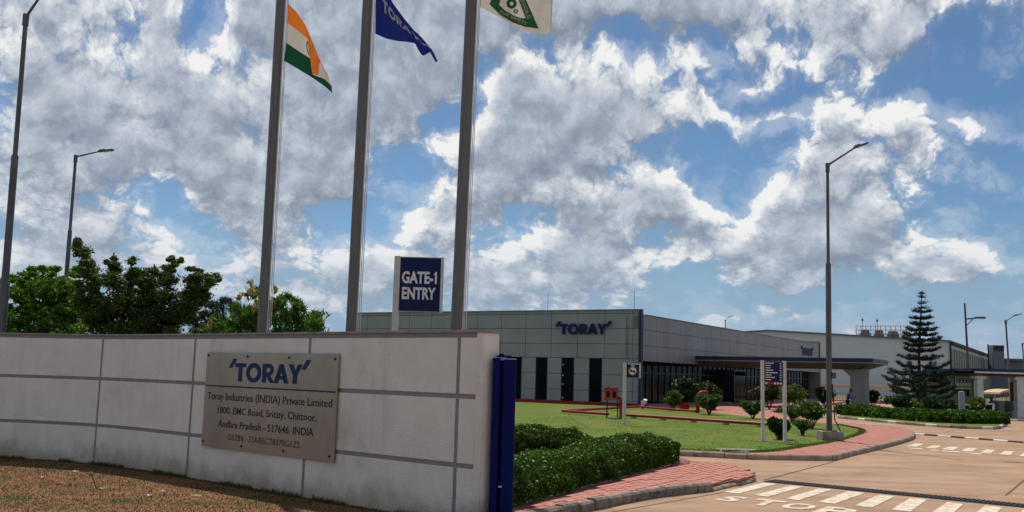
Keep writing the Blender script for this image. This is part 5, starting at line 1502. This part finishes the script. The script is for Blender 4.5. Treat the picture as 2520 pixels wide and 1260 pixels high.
# mark defined straight in close-up coordinates, laid 1.5 cm proud of the cloth
def inv3(cx_, cy_):
    """(u, v) of the cloth at a close-up coordinate"""
    X, Y = cp(cx_, cy_); u, v = .5, .3
    for _ in range(12):
        p = f3(u, v); pu = f3(u + .01, v); pv = f3(u, v + .01)
        def pr(P):
            dlt = P - CAMP; f = dlt.dot(FW); return 1260 + FP * dlt.dot(cam_r) / f, 630 - FP * dlt.dot(cam_u) / f
        x, y = pr(p); xu, yu = pr(pu); xv, yv = pr(pv)
        a, b_, c, e = (xu - x) / .01, (xv - x) / .01, (yu - y) / .01, (yv - y) / .01; dt_ = a * e - b_ * c
        u += ((X - x) * e - (Y - y) * b_) / dt_; v += (a * (Y - y) - c * (X - x)) / dt_
    return u, v
def on3(x, y, off=-.016): u, v = inv3(x, y); return f3(u, v, off)
def band3(name, pts_o, pts_i, m, off=-.016, n=10, nn2=3):
    q = MB()
    for k in range(len(pts_o) - 1):
        vs = []
        for i in range(n + 1):
            for j in range(nn2 + 1):
                t_, w2 = i / n, j / nn2
                o_1 = [pts_o[k][c] * (1 - t_) + pts_o[k + 1][c] * t_ for c in (0, 1)]; i_1 = [pts_i[k][c] * (1 - t_) + pts_i[k + 1][c] * t_ for c in (0, 1)]
                vs.append(on3(o_1[0] * (1 - w2) + i_1[0] * w2, o_1[1] * (1 - w2) + i_1[1] * w2, off))
        q.add(vs, [(i * (nn2 + 1) + j, (i + 1) * (nn2 + 1) + j, (i + 1) * (nn2 + 1) + j + 1, i * (nn2 + 1) + j + 1) for i in range(n) for j in range(nn2)])
    return q.build(name, m, fo)
outer3 = [(1905, 35), (1990, 117), (2085, 174), (2182, 208), (2286, 222), (2180, -20), (2035, -330), (1905, 35)]
inner3 = [(1978, 38), (2030, 84), (2090, 119), (2145, 140), (2186, 143), (2132, 0), (2045, -195), (1978, 38)]
band3('green_triangle', outer3, inner3, M['cloth_green2'], n=6)
def arc3(c, r0_, r1_, n=20): return [(c[0] + r0_ * math.cos(2 * math.pi * i / n), c[1] + r0_ * math.sin(2 * math.pi * i / n)) for i in range(n + 1)], [(c[0] + r1_ * math.cos(2 * math.pi * i / n), c[1] + r1_ * math.sin(2 * math.pi * i / n)) for i in range(n + 1)]
band3('gear', *arc3((2076, 28), 40, 15), M['cloth_green2'], n=1, nn2=2); band3('gear', *arc3((2108, 88), 18, 8), M['cloth_green2'], n=1, nn2=1)
def text3(txt, a, c, cap):
    vs, fs, _ = norm_text(txt, .03); d = Vector((c[0] - a[0], c[1] - a[1])); nr = Vector((d.y, -d.x)).normalized() * cap
    q = MB(); q.add([on3(a[0] + d.x * x + nr.x * y, a[1] + d.y * x + nr.y * y, -.024) for x, y in vs], fs); q.build('lettering', M['cloth_white'], fo)
text3('FOR SAFETY', (1984, 100), (2192, 196), 22)
text3('TRIANGLE', (2098, -120), (2204, 150), 26)

# ================================================================ gate sign
def sign_board(name, px_l, px_r, y_t, y_b, d, post_px, post_base_z, label, cat, zfoot):
    """blue board in a slim white frame hung on one white post"""
    a, b_ = D(px_l, y_t, d), D(px_r, y_t, d); zt, zb_ = a.z, D(px_l, y_b, d).z
    zt = (D(px_l, y_t, d).z + D(px_r, y_t, d).z) / 2; zb_ = (D(px_l, y_b, d).z + D(px_r, y_b, d).z) / 2
    p0 = D(post_px[0], (y_t + y_b) / 2, d).x; p1 = D(post_px[1], (y_t + y_b) / 2, d).x
    return a.x, b_.x, zt, zb_, p0, p1
ds_ = 24.0
sg = empty('gate_sign', (D(974, 815, ds_).x, ds_, 0), 'tall dark blue entry sign board on a white post behind the wall', 'sign')
xl, xr = D(984, 700, ds_).x, D(1084, 700, ds_).x; zt, zb_ = D(1034, 635.5, ds_).z, D(1034, 766, ds_).z
q = MB(); q.box(((xl + xr) / 2, ds_, (zt + zb_) / 2), (xr - xl - .01, .07, zt - zb_)); q.build('board', M['navy'], sg)
p0, p1 = D(965, 800, ds_).x, D(983.5, 800, ds_).x; p0 = D(969, 700, ds_).x; p1 = xl - .003
q = MB(); q.box(((p0 + p1) / 2, ds_, (zt + .04) / 2), (p1 - p0, .16, zt + .04)); q.build('post', M['white_post'], sg, bevel=.01)
q = MB(); q.box((xr + .035, ds_, (zt + zb_) / 2), (.065, .16, zt - zb_ + .05)); q.build('side_frame', M['white_post'], sg)
q = MB(); q.box(((xl + xr) / 2, ds_, zt + .012), (xr - xl, .10, .024)); q.box(((xl + xr) / 2, ds_, zb_ - .012), (xr - xl, .10, .024)); q.build('edge_strip', M['trim_grey'], sg)
for txt, y0, y1, x0, x1 in (('GATE-1', 697, 670, 989, 1075), ('ENTRY', 736, 709, 989, 1072)):
    xa, xb = D(x0, y0, ds_).x, D(x1, y0, ds_).x; z0, z1 = D(1034, y0, ds_).z, D(1034, y1, ds_).z
    lettering('letter', txt, lambda x, y: (xa + (xb - xa) * x, ds_ - .042, z0 + (z1 - z0) * y), M['white_text'], sg, .035)

# no-entry pictogram sign on the lawn
dn = G(1537, 1046, LZ).y
sn = empty('lawn_sign', (D(1537, 1046, dn).x, dn, LZ), 'small blue prohibition sign with red circle on a white post in the lawn', 'sign')
X = lambda px, d: D(px, 960, d).x
Z = lambda py, d, px=1555: D(px, py, d).z
q = MB(); q.box((X(1537, dn), dn, (Z(893, dn) + LZ) / 2), (X(1541, dn) - X(1533, dn), .10, Z(893, dn) - LZ)); q.build('post', M['white_post'], sn)
q = MB(); q.box(((X(1541.5, dn) + X(1572, dn)) / 2, dn, (Z(893, dn) + Z(929, dn)) / 2), (X(1572, dn) - X(1541.5, dn), .05, Z(893, dn) - Z(929, dn))); q.build('board', M['navy'], sn)
q = MB(); q.box((X(1574.5, dn), dn, (Z(893, dn) + Z(930, dn)) / 2), (.06, .10, Z(892, dn) - Z(930, dn))); q.build('side_frame', M['white_post'], sn)
cx0, cz0, rr = X(1556, dn), Z(913, dn), 11.5 / FP * dn
def disc(name, c, r0, r1, y, m, n=24, parent=None):
    q = MB(); vs = []
    for i in range(n):
        a = 2 * math.pi * i / n; vs += [(c[0] + r0 * math.cos(a), y, c[1] + r0 * math.sin(a)), (c[0] + r1 * math.cos(a), y, c[1] + r1 * math.sin(a))]
    q.add(vs, [(2 * i, 2 * ((i + 1) % n), 2 * ((i + 1) % n) + 1, 2 * i + 1) for i in range(n)]); return q.build(name, m, parent)
disc('disc', (cx0, cz0), rr * .95, 0.002, dn - .030, M['white_text'], parent=sn)
disc('ring', (cx0, cz0), rr, rr * .80, dn - .034, M['sign_red'], parent=sn)
q = MB(); q.box((cx0, dn - .034, cz0 - .01), (rr * 1.15, .006, rr * .28)); q.box((cx0 - rr * .35, dn - .034, cz0 + .02), (rr * .35, .006, rr * .45)); q.build('pictogram', M['ink'], sn)
q = MB(); q.box((cx0, dn - .038, cz0), (rr * 1.9, .006, rr * .16), ax=(1, 0, -.8), az=(.8, 0, 1)); q.build('bar', M['sign_red'], sn)
q = MB()
for i, (w0, w1) in enumerate(((.06, .30), (.34, .62), (.68, .94))):
    a, b_ = X(1542, dn), X(1572, dn); q.box((a + (b_ - a) * (w0 + w1) / 2, dn - .03, Z(895.5, dn)), ((b_ - a) * (w1 - w0), .006, .05))
q.box(((X(1550, dn) + X(1562, dn)) / 2, dn - .03, Z(900, dn)), (.17, .006, .035)); q.build('small_print', M['white_text'], sn)

# directory sign
dd_ = G(1904, 1087, LZ).y
sd_ = empty('directory_sign', (D(1904, 1087, dd_).x, dd_, LZ), 'blue directory board of eight white lines between two white posts', 'sign')
X = lambda px: D(px, 985, dd_).x
Z = lambda py: D(1904, py, dd_).z
for a, b_ in ((1873, 1880.5), (1927, 1935)):
    q = MB(); q.box(((X(a) + X(b_)) / 2, dd_, (Z(888) + LZ) / 2), (X(b_) - X(a), .10, Z(888) - LZ)); q.build('post', M['white_post'], sd_, bevel=.006)
    q = MB(); q.box(((X(a) + X(b_)) / 2, dd_, LZ + .01), (.30, .30, .03)); q.build('footing', M['concrete'], sd_)
q = MB(); q.box(((X(1881) + X(1926.5)) / 2, dd_, (Z(890) + Z(938)) / 2), (X(1926.5) - X(1881), .05, Z(890) - Z(938))); q.build('board', M['navy'], sd_)
q = MB(); q.box(((X(1881) + X(1926.5)) / 2, dd_, (Z(938.5) + Z(948)) / 2), (X(1926.5) - X(1881), .045, Z(938.5) - Z(948))); q.build('pictogram_strip', M['ink'], sd_)
rl = [.52, .34, .30, .46, .68, .36, .54, .36]
for i, L_ in enumerate(rl):
    y = 894 + i * 5.8; xa = X(1883.5); W_ = X(1926) - X(1882)
    q = MB(); xx = xa; rem = L_ * W_
    while rem > .03:
        w_ = min(rem, rnd.uniform(.05, .16)); q.box((xx + w_ / 2, dd_ - .03, Z(y)), (w_ - .012, .006, .033)); xx += w_; rem -= w_
    q.build('text_row', M['white_text'], sd_)
    q = MB(); xc = X(1922); q.add([(xc - .035, dd_ - .031, Z(y) - .025), (xc + .035, dd_ - .031, Z(y)), (xc - .035, dd_ - .031, Z(y) + .025)], [(0, 1, 2)]); q.build('arrow', M['white_text'], sd_)
for i in range(6):
    c = (X(1885.5 + i * 7.2), Z(943.3))
    disc('pictogram', c, .052, .004, dd_ - .028, M['sign_red'] if i in (1, 2) else M['white_text'], 12, sd_)
    disc('pictogram_ring', c, .055, .038, dd_ - .031, M['sign_red'], 12, sd_)

# ================================================================ street lamps
def lamp(foot, top, arm_end, label, r0=.10, r1=.055, group='tall street lamps', block=False, joints=(.42, .72), headlen=.55):
    foot, top, arm_end = Vector(foot), Vector(top), Vector(arm_end)
    o = empty('street_lamp', tuple(foot), label, 'street lamp', group)
    pts = [foot]; rad = [r0]; cur = r0
    for i, j in enumerate(joints):
        p = foot.lerp(top, j); nr = r0 + (r1 - r0) * (i + 1) / (len(joints))
        pts += [p, p + Vector((0, 0, .06))]; rad += [cur * .97, nr]; cur = nr
    pts.append(top); rad.append(r1 * .95)
    q = MB(); q.tube(pts, rad, 10); q.build('pole', M['lamp_steel'], o, smooth=True)
    q = MB(); q.tube([top - Vector((0, 0, .25)), top + Vector((0, 0, .08))], r1 * 1.35, 8); q.build('collar', M['lamp_steel'], o)
    q = MB(); md = top.lerp(arm_end, .08); q.tube([top - Vector((0, 0, .15)), md, arm_end], [.04, .04, .032], 7); q.build('arm', M['lamp_steel'], o, smooth=True)
    dr = (arm_end - top); dr = dr.normalized(); flat_ = Vector((dr.x, dr.y, dr.z * .55)).normalized()
    q = MB(); c = arm_end + flat_ * headlen * .35; q.box(c, (headlen, .24, .07), ax=flat_, az=Vector((0, 0, 1)) - flat_ * flat_.z); q.box(c - flat_ * headlen * .25 + Vector((0, 0, .05)), (headlen * .4, .16, .06), ax=flat_, az=Vector((0, 0, 1)) - flat_ * flat_.z)
    q.build('lamp_head', M['lamp_head'], o, bevel=.02)
    q = MB(); q.box(c + flat_ * headlen * .1 - Vector((0, 0, .045)), (headlen * .6, .18, .015), ax=flat_, az=Vector((0, 0, 1)) - flat_ * flat_.z); q.build('lens', M['lens'], o)
    q = MB(); q.box(foot + Vector((0, 0, .02)), (r0 * 4, r0 * 4, .03)); q.build('base_plate', M['lamp_steel'], o)
    return o
dl = G(2041, 1082, LZ).y - .3
fz = LZ + .32
lp = D(2041, 1062, dl); lt = D(2036.5, 407, dl)
lo = lamp((lp.x, dl, fz), (lt.x, dl, lt.z), D(2106, 362, dl), 'tall grey street lamp on a concrete block at the lawn tip', .105, .06, joints=(.62,))
q = MB(); q.box((lp.x + .02, dl, (fz + LZ) / 2), (.74, .74, fz - LZ)); q.build('concrete_block', M['concrete'], lo, bevel=.015)
q = MB(); q.tube([(lp.x + .10, dl - .1, LZ + 2.0), (lp.x + .14, dl - .1, LZ + 1.2), (lp.x + .16, dl - .12, fz + .4), (lp.x + .34, dl - .2, fz)], .022, 5); q.build('cable', M['black_metal'], lo)
q = MB(); q.box((lp.x + .16, dl - .05, LZ + 2.3), (.14, .16, .22)); q.build('junction_box', M['lamp_steel'], lo)
a = D(3, 812, 26); c = D(64, 42, 26); k = (c - a) / (c.z - a.z)
lamp(a - k * a.z, c, D(118, -36, 26), 'nearest tall street lamp at the left edge, its head above the frame', .13, .065, joints=(.36, .66))
a = D(163, 685, 44); c = D(186.5, 386, 44); k = (c - a) / (c.z - a.z)
lamp(a - k * a.z, c, D(248, 372, 44), 'tall street lamp rising behind the bright green tree', .13, .07, joints=(.4, .7), headlen=.7)
for px, yt, ex, ey, d, lb in ((2475, 790, 2497, 777, 88, 'street lamp with raised arm behind the gatehouse canopy'), (2516, 846, 2530, 838, 120, 'street lamp at the right edge of the view behind the gatehouse'), (1785, 788, 1793, 781, 165, 'distant street lamp beyond the office roof')):
    c = D(px, yt, d); f = Vector((c.x + .25 * (1 if px > 2000 else 0), d, 0)); lamp(f, c, D(ex, ey, d), lb, .13, .08, joints=(.5,), headlen=.8)
# mast with horizontal solar arm
d = 72; c = D(2374, 746, d); a = D(2378, 782, d)
ms = empty('camera_mast', (a.x + .1, d, 0), 'slim mast with one braced horizontal arm by the gatehouse sign', 'mast')
q = MB(); q.tube([(a.x + .12, d, 0), tuple(c)], [.11, .07], 8); q.build('pole', M['lamp_steel'], ms)
q = MB(); e = D(2421, 781, d); q.tube([(a.x, d, D(2376, 785, d).z), tuple(e)], [.06, .07], 6); q.build('arm', M['lamp_steel'], ms)
q = MB(); q.tube([(a.x, d, D(2376, 801, d).z), tuple(D(2394, 785, d))], .035, 5); q.build('brace', M['lamp_steel'], ms)
q = MB(); q.box(D(2412, 782, d), (.8, .12, .14)); q.build('lamp_head', M['lamp_head'], ms)

# grey pillar on the island
p = D(2367.5, 1010, 58); q = MB(); w_ = D(2375, 1000, 58).x - D(2360.5, 1000, 58).x; zt = D(2367, 963, 58).z
q.tube([(p.x, 58, LZ - .02), (p.x, 58, zt - .1), (p.x, 58, zt - .03), (p.x, 58, zt)], [w_ / 2, w_ / 2, w_ * .45, w_ * .3], 14)
tag(q.build('pillar', M['bollard'], smooth=True), 'short round topped grey pillar behind the long island hedge', 'pillar')

# ================================================================ fire fighting gear on the lawn
db = G(1509, 1030, LZ).y
hb = empty('fire_hose_box', (D(1504, 1020, db).x, db, LZ), 'orange red fire hose box with two windows on black legs', 'fire hose box')
X = lambda px: D(px, 985, db).x
Z = lambda py: D(1504, py, db).z
x0, x1, z0, z1 = X(1486), X(1521), Z(985), Z(955.5)
q = MB(); q.box(((x0 + x1) / 2, db, (z0 + z1) / 2), (x1 - x0, .26, z1 - z0)); q.build('cabinet', M['hose_box'], hb, bevel=.008)
q = MB(); q.box(((x0 + x1) / 2, db - .01, z1 + .015), (x1 - x0 + .08, .34, .03)); q.build('lid', M['red_pipe'], hb)
for a, c in ((1492, 1499), (1507, 1515)):
    q = MB(); q.box(((X(a) + X(c)) / 2, db - .133, (Z(963) + Z(978)) / 2), (X(c) - X(a), .012, Z(963) - Z(978))); pn = q.build('window', M['glass'], hb)
    q = MB()
    for s in (-1, 1):
        q.box(((X(a) + X(c)) / 2 + s * (X(c) - X(a)) / 2, db - .137, (Z(963) + Z(978)) / 2), (.012, .012, Z(963) - Z(978)))
    q.build('frame', M['red_pipe'], pn)
for px in (1494, 1520):
    q = MB(); q.box((X(px), db, (z0 + LZ) / 2), (.055, .055, z0 - LZ)); q.build('leg', M['black_metal'], hb)
q = MB(); q.box((X(1496), db, z1 + .05), (.07, .07, .05)); q.build('bell', M['black_metal'], hb)
q = MB(); q.box(((X(1521) + X(1497)) / 2, db, LZ + .03), (x1 - x0 - .1, .4, .06)); q.build('base', M['concrete'], hb)

def pipe(pts, rad, name='pipe_run', parent=None, seg=10):
    q = MB(); q.tube(pts, rad, seg); return q.build(name, M['red_pipe'], parent, smooth=True)
zp = LZ + .16
pl = empty('fire_water_pipe', tuple(G(1700, 1036, LZ)), 'long red fire water pipe on the lawn running right from the hose box', 'pipe')
pipe([G(1541, 1021, zp), G(1895, 1044, zp)], .075, parent=pl)
for i in range(5):
    p = G(1541, 1021, zp).lerp(G(1895, 1044, zp), .06 + .22 * i); q = MB(); q.box((p.x, p.y, LZ + .03), (.28, .18, .10)); q.build('saddle', M['concrete'], pl)
pl = empty('fire_water_pipe', tuple(G(1440, 1016, LZ)), 'short red fire water pipe on the lawn left of the hose box', 'pipe')
pipe([G(1384, 1011, zp), G(1497, 1019, zp)], .070, parent=pl); pipe([G(1384, 1011, zp), G(1573, 1000.5, zp)], .075, parent=pl, name='branch_pipe')
pl = empty('fire_water_pipe', tuple(G(1650, 1010, LZ)), 'red fire water pipe along the glass front ending at the tall riser', 'pipe')
pipe([G(1573, 1000.5, zp), G(1600, 1003, zp), G(1712, 1012, zp)], .070, parent=pl)
dr_ = G(1717, 1017, LZ).y
rs = empty('hydrant_riser', (D(1717, 1017, dr_).x, dr_, LZ), 'bent red hydrant riser standing at the end of the pipe', 'hydrant')
zr_ = D(1717, 965.5, dr_).z; xx = D(1717, 1000, dr_).x
pts = [(xx, dr_, LZ - .02), (xx, dr_, zr_ - .30)] + [(xx + .32 * (1 - math.cos(a)), dr_, zr_ - .32 + .32 * math.sin(a)) for a in (.3, .6, .9, 1.2, 1.5)] + [(D(1737, 965, dr_).x, dr_, zr_)]
q = MB(); q.tube(pts, .115, 10); q.build('standpipe', M['red_pipe'], rs, smooth=True)
xe = D(1737, 965, dr_).x; q = MB(); q.tube([(xe - .02, dr_, zr_), (xe + .02, dr_, zr_), (xe + .03, dr_, zr_ - .1), (xe + .14, dr_, zr_ - .2)], [.16, .16, .12, .09], 10); q.build('valve', M['red_pipe'], rs)
# small riser beside the hose box
rs = empty('hydrant_riser', (X(1527), db, LZ), 'short red hydrant riser right beside the hose box', 'hydrant')
zt = Z(979); q = MB(); q.tube([(X(1528), db, LZ - .02), (X(1528), db, zt - .12), (X(1527), db, zt - .03), (X(1522), db, zt)], .07, 8); q.build('standpipe', M['red_pipe'], rs, smooth=True)
q = MB(); q.tube([(X(1522), db - .14, zt), (X(1522), db + .02, zt)], .06, 8); q.box((X(1522), db - .05, Z(997)), (.22, .08, .05)); q.build('valve', M['black_metal'], rs)
# white spotlight by the blue corner
p = G(1583, 1007, LZ); sl = empty('garden_spotlight', tuple(p), 'small white spotlight on a stub at the blue office corner', 'spotlight')
q = MB(); q.box((p.x - .05, p.y, LZ + .28), (.16, .16, .56)); q.build('stub', M['white_post'], sl)
q = MB(); q.tube([(p.x + .08, p.y, LZ + .34), (p.x + .12, p.y - .1, LZ + .62)], [.11, .14], 10); q.build('lamp_head', M['white_text'], sl)

# ================================================================ people
def skin_body(name, pts, edges, m, parent, sub=2):
    o_ = ORIG[parent]
    me = bpy.data.meshes.new(name); me.from_pydata([Vector(p[:3]) - o_ for p in pts], edges, []); me.materials.append(m)
    ob = bpy.data.objects.new(name, me); COL.objects.link(ob); ob.parent = parent; ORIG[ob] = o_
    sk = ob.modifiers.new('skin', 'SKIN'); sk.use_smooth_shade = True
    for i, p in enumerate(pts): me.skin_vertices[0].data[i].radius = (p[3], p[3] * (p[4] if len(p) > 4 else .8))
    me.skin_vertices[0].data[0].use_root = True
    ss = ob.modifiers.new('subd', 'SUBSURF'); ss.levels = sub; ss.render_levels = sub
    return ob
def person(base, H, face, label, lean=.15, seated=False, phone=False):
    """standing or seated figure; face = heading of the gaze in the ground plane"""
    o = empty('person', tuple(base), label, 'person'); B = Vector(base); F = Vector((math.cos(face), math.sin(face), 0)); S = Vector((-F.y, F.x, 0)); U = Vector((0, 0, 1)); s = H / 1.72
    def P(f, l, u, r, k=.8): v = B + (F * f + S * l + U * u) * s; return (v.x, v.y, v.z, r * s, k)
    hipz = .92 if not seated else .50
    pts = [P(0, 0, hipz, .135), P(.01, 0, hipz + .18, .125), P(lean * .5, 0, hipz + .40, .155), P(lean * .75, 0, hipz + .50, .10), P(lean, 0, hipz + .56, .058), P(lean + .06, 0, hipz + .66, .082, 1.0), P(lean + .09, 0, hipz + .74, .092, 1.0)]
    ed = [(0, 1), (1, 2), (2, 3), (3, 4), (4, 5), (5, 6)]
    for sd in (-1, 1):
        k = len(pts)
        pts += [P(lean * .75, .17 * sd, hipz + .47, .060), P(lean * .6 + .02, .21 * sd, hipz + .20, .045), P(lean + .22, .12 * sd, hipz + .22, .036), P(lean + .32, .07 * sd, hipz + .27, .040, .5), P(lean + .38, .055 * sd, hipz + .29, .018)]
        ed += [(3, k), (k, k + 1), (k + 1, k + 2), (k + 2, k + 3), (k + 3, k + 4)]
        k = len(pts)
        if seated: pts += [P(.06, .09 * sd, hipz - .02, .095), P(.44, .11 * sd, hipz, .066), P(.46, .11 * sd, .08, .042), P(.60, .12 * sd, .035, .04, .6)]
        else: pts += [P(0, .09 * sd, hipz - .08, .095), P(.03, .10 * sd, .49, .064), P(-.01, .10 * sd, .09, .042), P(.13, .12 * sd, .035, .04, .6)]
        ed += [(0, k), (k, k + 1), (k + 1, k + 2), (k + 2, k + 3)]
    skin_body('body', pts, ed, M['shirt'], o)
    c = Vector(pts[6][:3])
    q = MB()
    def ball(q, c, rx, n=8, zc=1.0, lo=-1.0):
        vs = []; 
        for i in range(n + 1):
            t_ = lo + (1 - lo) * i / n; t_ = max(-1, min(1, t_)); rr = math.sqrt(max(0, 1 - t_ * t_))
            for k in range(12): vs.append((c.x + rx * rr * math.cos(k * math.pi / 6), c.y + rx * rr * math.sin(k * math.pi / 6), c.z + rx * zc * t_))
        q.add(vs, [(i * 12 + k, i * 12 + (k + 1) % 12, (i + 1) * 12 + (k + 1) % 12, (i + 1) * 12 + k) for i in range(n) for k in range(12)])
    ball(q, c + F * .005 * s - U * .02 * s, .098 * s, zc=1.2); q.build('head', M['skin'], o, smooth=True)
    q = MB(); ball(q, c - F * .018 * s + U * .012 * s, .104 * s, zc=1.15, lo=-.25); q.build('hair', M['hair'], o, smooth=True)
    q = MB(); q.box(c + F * .108 * s - U * .03 * s, (.03, .02, .045), ax=F); q.build('nose', M['skin'], o)
    q = MB()
    for sd in (-1, 1): q.box(c + S * (.10 * s * sd) - U * .03 * s, (.03, .02, .05), ax=F)
    q.build('ear', M['skin'], o)
    # trousers over the lower body
    q = MB()
    for sd in (-1, 1):
        if seated: q.tube([P(-.05, .08 * sd, hipz, 0)[:3], P(.2, .10 * sd, hipz, 0)[:3], P(.45, .11 * sd, hipz - .01, 0)[:3], P(.46, .11 * sd, .10, 0)[:3]], [.12 * s, .105 * s, .085 * s, .06 * s], 10)
        else: q.tube([P(0, .07 * sd, hipz + .06, 0)[:3], P(.01, .09 * sd, hipz - .1, 0)[:3], P(.03, .10 * sd, .48, 0)[:3], P(-.01, .10 * sd, .06, 0)[:3]], [.135 * s, .115 * s, .085 * s, .065 * s], 10)
    q.build('trousers', M['trousers'], o, smooth=True)
    if phone:
        ph = P(lean + .37, 0, hipz + .32, 0)[:3]; q = MB(); q.box(ph, (.012, .075, .15), ax=(F + U * .6)); 
        t = tag(q.build('mobile_phone', M['phone']), 'small black phone held by the standing person in blue', 'phone')
    return o
pd_ = 62.5
pp = D(2086, 1010, pd_)
person((pp.x, pp.y, LZ), 1.66, R(-10), 'person in a dark blue shirt looking down at a phone beside the canopy column', .14, phone=True)
gd_ = 67.2; gp_ = D(2437, 1000, gd_)
person((gp_.x, gp_.y, .12), 1.72, R(-80), 'person in dark uniform seated behind the white barrier frame', .06, seated=True)
ch = empty('guard_chair', (gp_.x, gp_.y, .12), 'dark chair under the seated guard', 'chair')
q = MB(); q.box((gp_.x, gp_.y + .02, .50), (.46, .46, .05)); q.build('seat', M['black_metal'], ch)
q = MB(); q.box((gp_.x, gp_.y + .26, .82), (.44, .04, .5)); q.build('backrest', M['black_metal'], ch)
for i in (-1, 1):
    for j in (-1, 1): q = MB(); q.box((gp_.x + .19 * i, gp_.y + .02 + .19 * j, .30), (.035, .035, .36)); q.build('leg', M['black_metal'], ch)

# ================================================================ verge: grass tufts and litter
vpoly = [(p[0], p[1]) for p in verge_pts]
def blades(name, n, m, hgt, parent, thr, sign=1, kind='stuff', wid=.012):
    P_ = []; tries = 0
    while len(P_) < n and tries < n * 12:
        tries += 1
        # denser near the wall, where it is seen
        x = rnd.uniform(-13.5, .6); y = rnd.uniform(10.2, 22.0)
        if not inside((x, y), vpoly): continue
        f = mnoise.noise(Vector((x * .55, y * .8, 1.3))) + .5 * mnoise.noise(Vector((x * 2.2, y * 2.6, 4.0)))
        if f * sign < thr: continue
        P_.append((x, y))
    b = MB()
    for x, y in P_:
        a = rnd.uniform(0, 6.28); h = hgt * rnd.uniform(.4, 1.25); lx, ly = rnd.gauss(0, h * .55), rnd.gauss(0, h * .55); w2 = wid * rnd.uniform(.6, 1.3)
        w2 *= .8
        b.v += [(x - w2 * math.cos(a), y - w2 * math.sin(a), .006), (x + w2 * math.cos(a), y + w2 * math.sin(a), .006), (x + lx, y + ly, h)]
        k = len(b.v); b.f.append((k - 3, k - 2, k - 1))
    return tag(b.build(name, m), ' '.join(['short', 'green' if 'green' in name else 'dry brown', 'grass growing on the verge before the white wall']), 'grass', kind='stuff')
blades('green_grass', 34000, M['blade_green'], .035, None, .08)
blades('dry_grass', 34000, M['blade_dry'], .035, None, -.12, -1)
# lawn: loose tufts, thicker along its edges
lp_ = [(p[0], p[1]) for p in lawn_pts]; b = MB(); lraw = [Vector(p) for p in smooth_line(lawn_pts[2:12], 8)]
def tuft(x, y, h, z=LZ + .004):
    a = rnd.uniform(0, 6.28); w2 = .012
    b.v += [(x - w2 * math.cos(a), y - w2 * math.sin(a), z), (x + w2 * math.cos(a), y + w2 * math.sin(a), z), (x + rnd.gauss(0, h * .5), y + rnd.gauss(0, h * .5), z + h)]; k = len(b.v); b.f.append((k - 3, k - 2, k - 1))
for i in range(26000):
    x = rnd.uniform(-2, 18); y = 26 + 26 * rnd.random() ** 1.5
    if not inside((x, y), lp_): continue
    if mnoise.noise(Vector((x * .9, y * .5, 7))) + .5 * mnoise.noise(Vector((x * 4, y * 3, 2))) < -.05: continue
    tuft(x, y, rnd.uniform(.02, .045))
for i in range(9000):
    k = rnd.randrange(len(lraw) - 1); p = lraw[k].lerp(lraw[k + 1], rnd.random()); tuft(p.x + rnd.gauss(0, .06), p.y + rnd.gauss(0, .06), rnd.uniform(.03, .08))
M['lawn_blade'] = leaf_mat('lawn_grass_blade', (.065, .115, .008), (.10, .16, .014), (.18, .17, .03), transl=.3)
tag(b.build('lawn_grass', M['lawn_blade']), 'short loose grass blades standing over the clipped lawn', 'grass', kind='stuff')
# darker tufts along the foot of the wall
b = MB()
for i in range(6000):
    t_ = rnd.uniform(-1.2, 4.1); p = wall_pt(t_, .02 + abs(rnd.gauss(0, .06))); a = rnd.uniform(0, 6.28); h = rnd.uniform(.02, .09) * (1.3 if mnoise.noise(Vector((t_ * 3, 0, 0))) > 0 else .6)
    b.v += [(p.x - .01 * math.cos(a), p.y - .01 * math.sin(a), .0), (p.x + .01 * math.cos(a), p.y + .01 * math.sin(a), .0), (p.x + rnd.gauss(0, .03), p.y + rnd.gauss(0, .03), h)]; k = len(b.v); b.f.append((k - 3, k - 2, k - 1))
tag(b.build('wall_foot_grass', M['blade_green']), 'taller weeds growing along the foot of the white wall', 'weeds', kind='stuff')
def petal(px, py, m, label, s=.055, cat='fallen petal'):
    p = G(px, py); q = MB()
    for k in range(4):
        a = k * 1.57 + rnd.random(); q.add([(p.x, p.y, .02), (p.x + s * math.cos(a - .35), p.y + s * math.sin(a - .35), .045), (p.x + s * 1.3 * math.cos(a), p.y + s * 1.3 * math.sin(a), .03), (p.x + s * math.cos(a + .35), p.y + s * math.sin(a + .35), .05)], [(0, 1, 2, 3)])
    tag(q.build('fallen_flower', m), label, cat, 'fallen flowers on the verge')
petal(98, 1159, M['flower_red'], 'fallen red flower on the verge at far left')
petal(185, 1164, M['flower_white'], 'fallen pale flower right of the red one')
petal(102, 1178, M['flower_white'], 'fallen pale flower just below the red one', .04)
petal(364, 1224, M['flower_white'], 'fallen pale flower below the wall joint, right of the dry stalk')
petal(482, 1224, M['flower_white'], 'larger fallen white flower below the plaque', .07)
petal(400, 1213, M['flower_white'], 'fallen pale leaf between the two lower white flowers', .045)
petal(250, 1207, M['flower_white'], 'fallen pale scrap near the foot of the dry stalk', .04)
p = G(237, 1204); t = D(222, 1160, p.y)
q = MB(); q.tube([tuple(p), tuple(p.lerp(t, .5) + Vector((.01, 0, 0))), tuple(t)], [.010, .008, .006], 5); sk_ = empty('dry_stalk', tuple(p), 'dry brown stalk with a seed head standing in the verge', 'stalk')
q.build('stem', M['bark'], sk_)
q = MB(); t2 = t.lerp(p, .35); q.tube([tuple(t2), tuple(t2.lerp(t, .6)), tuple(t)], [.008, .035, .006], 6); q.build('seed_head', M['rust'], sk_)
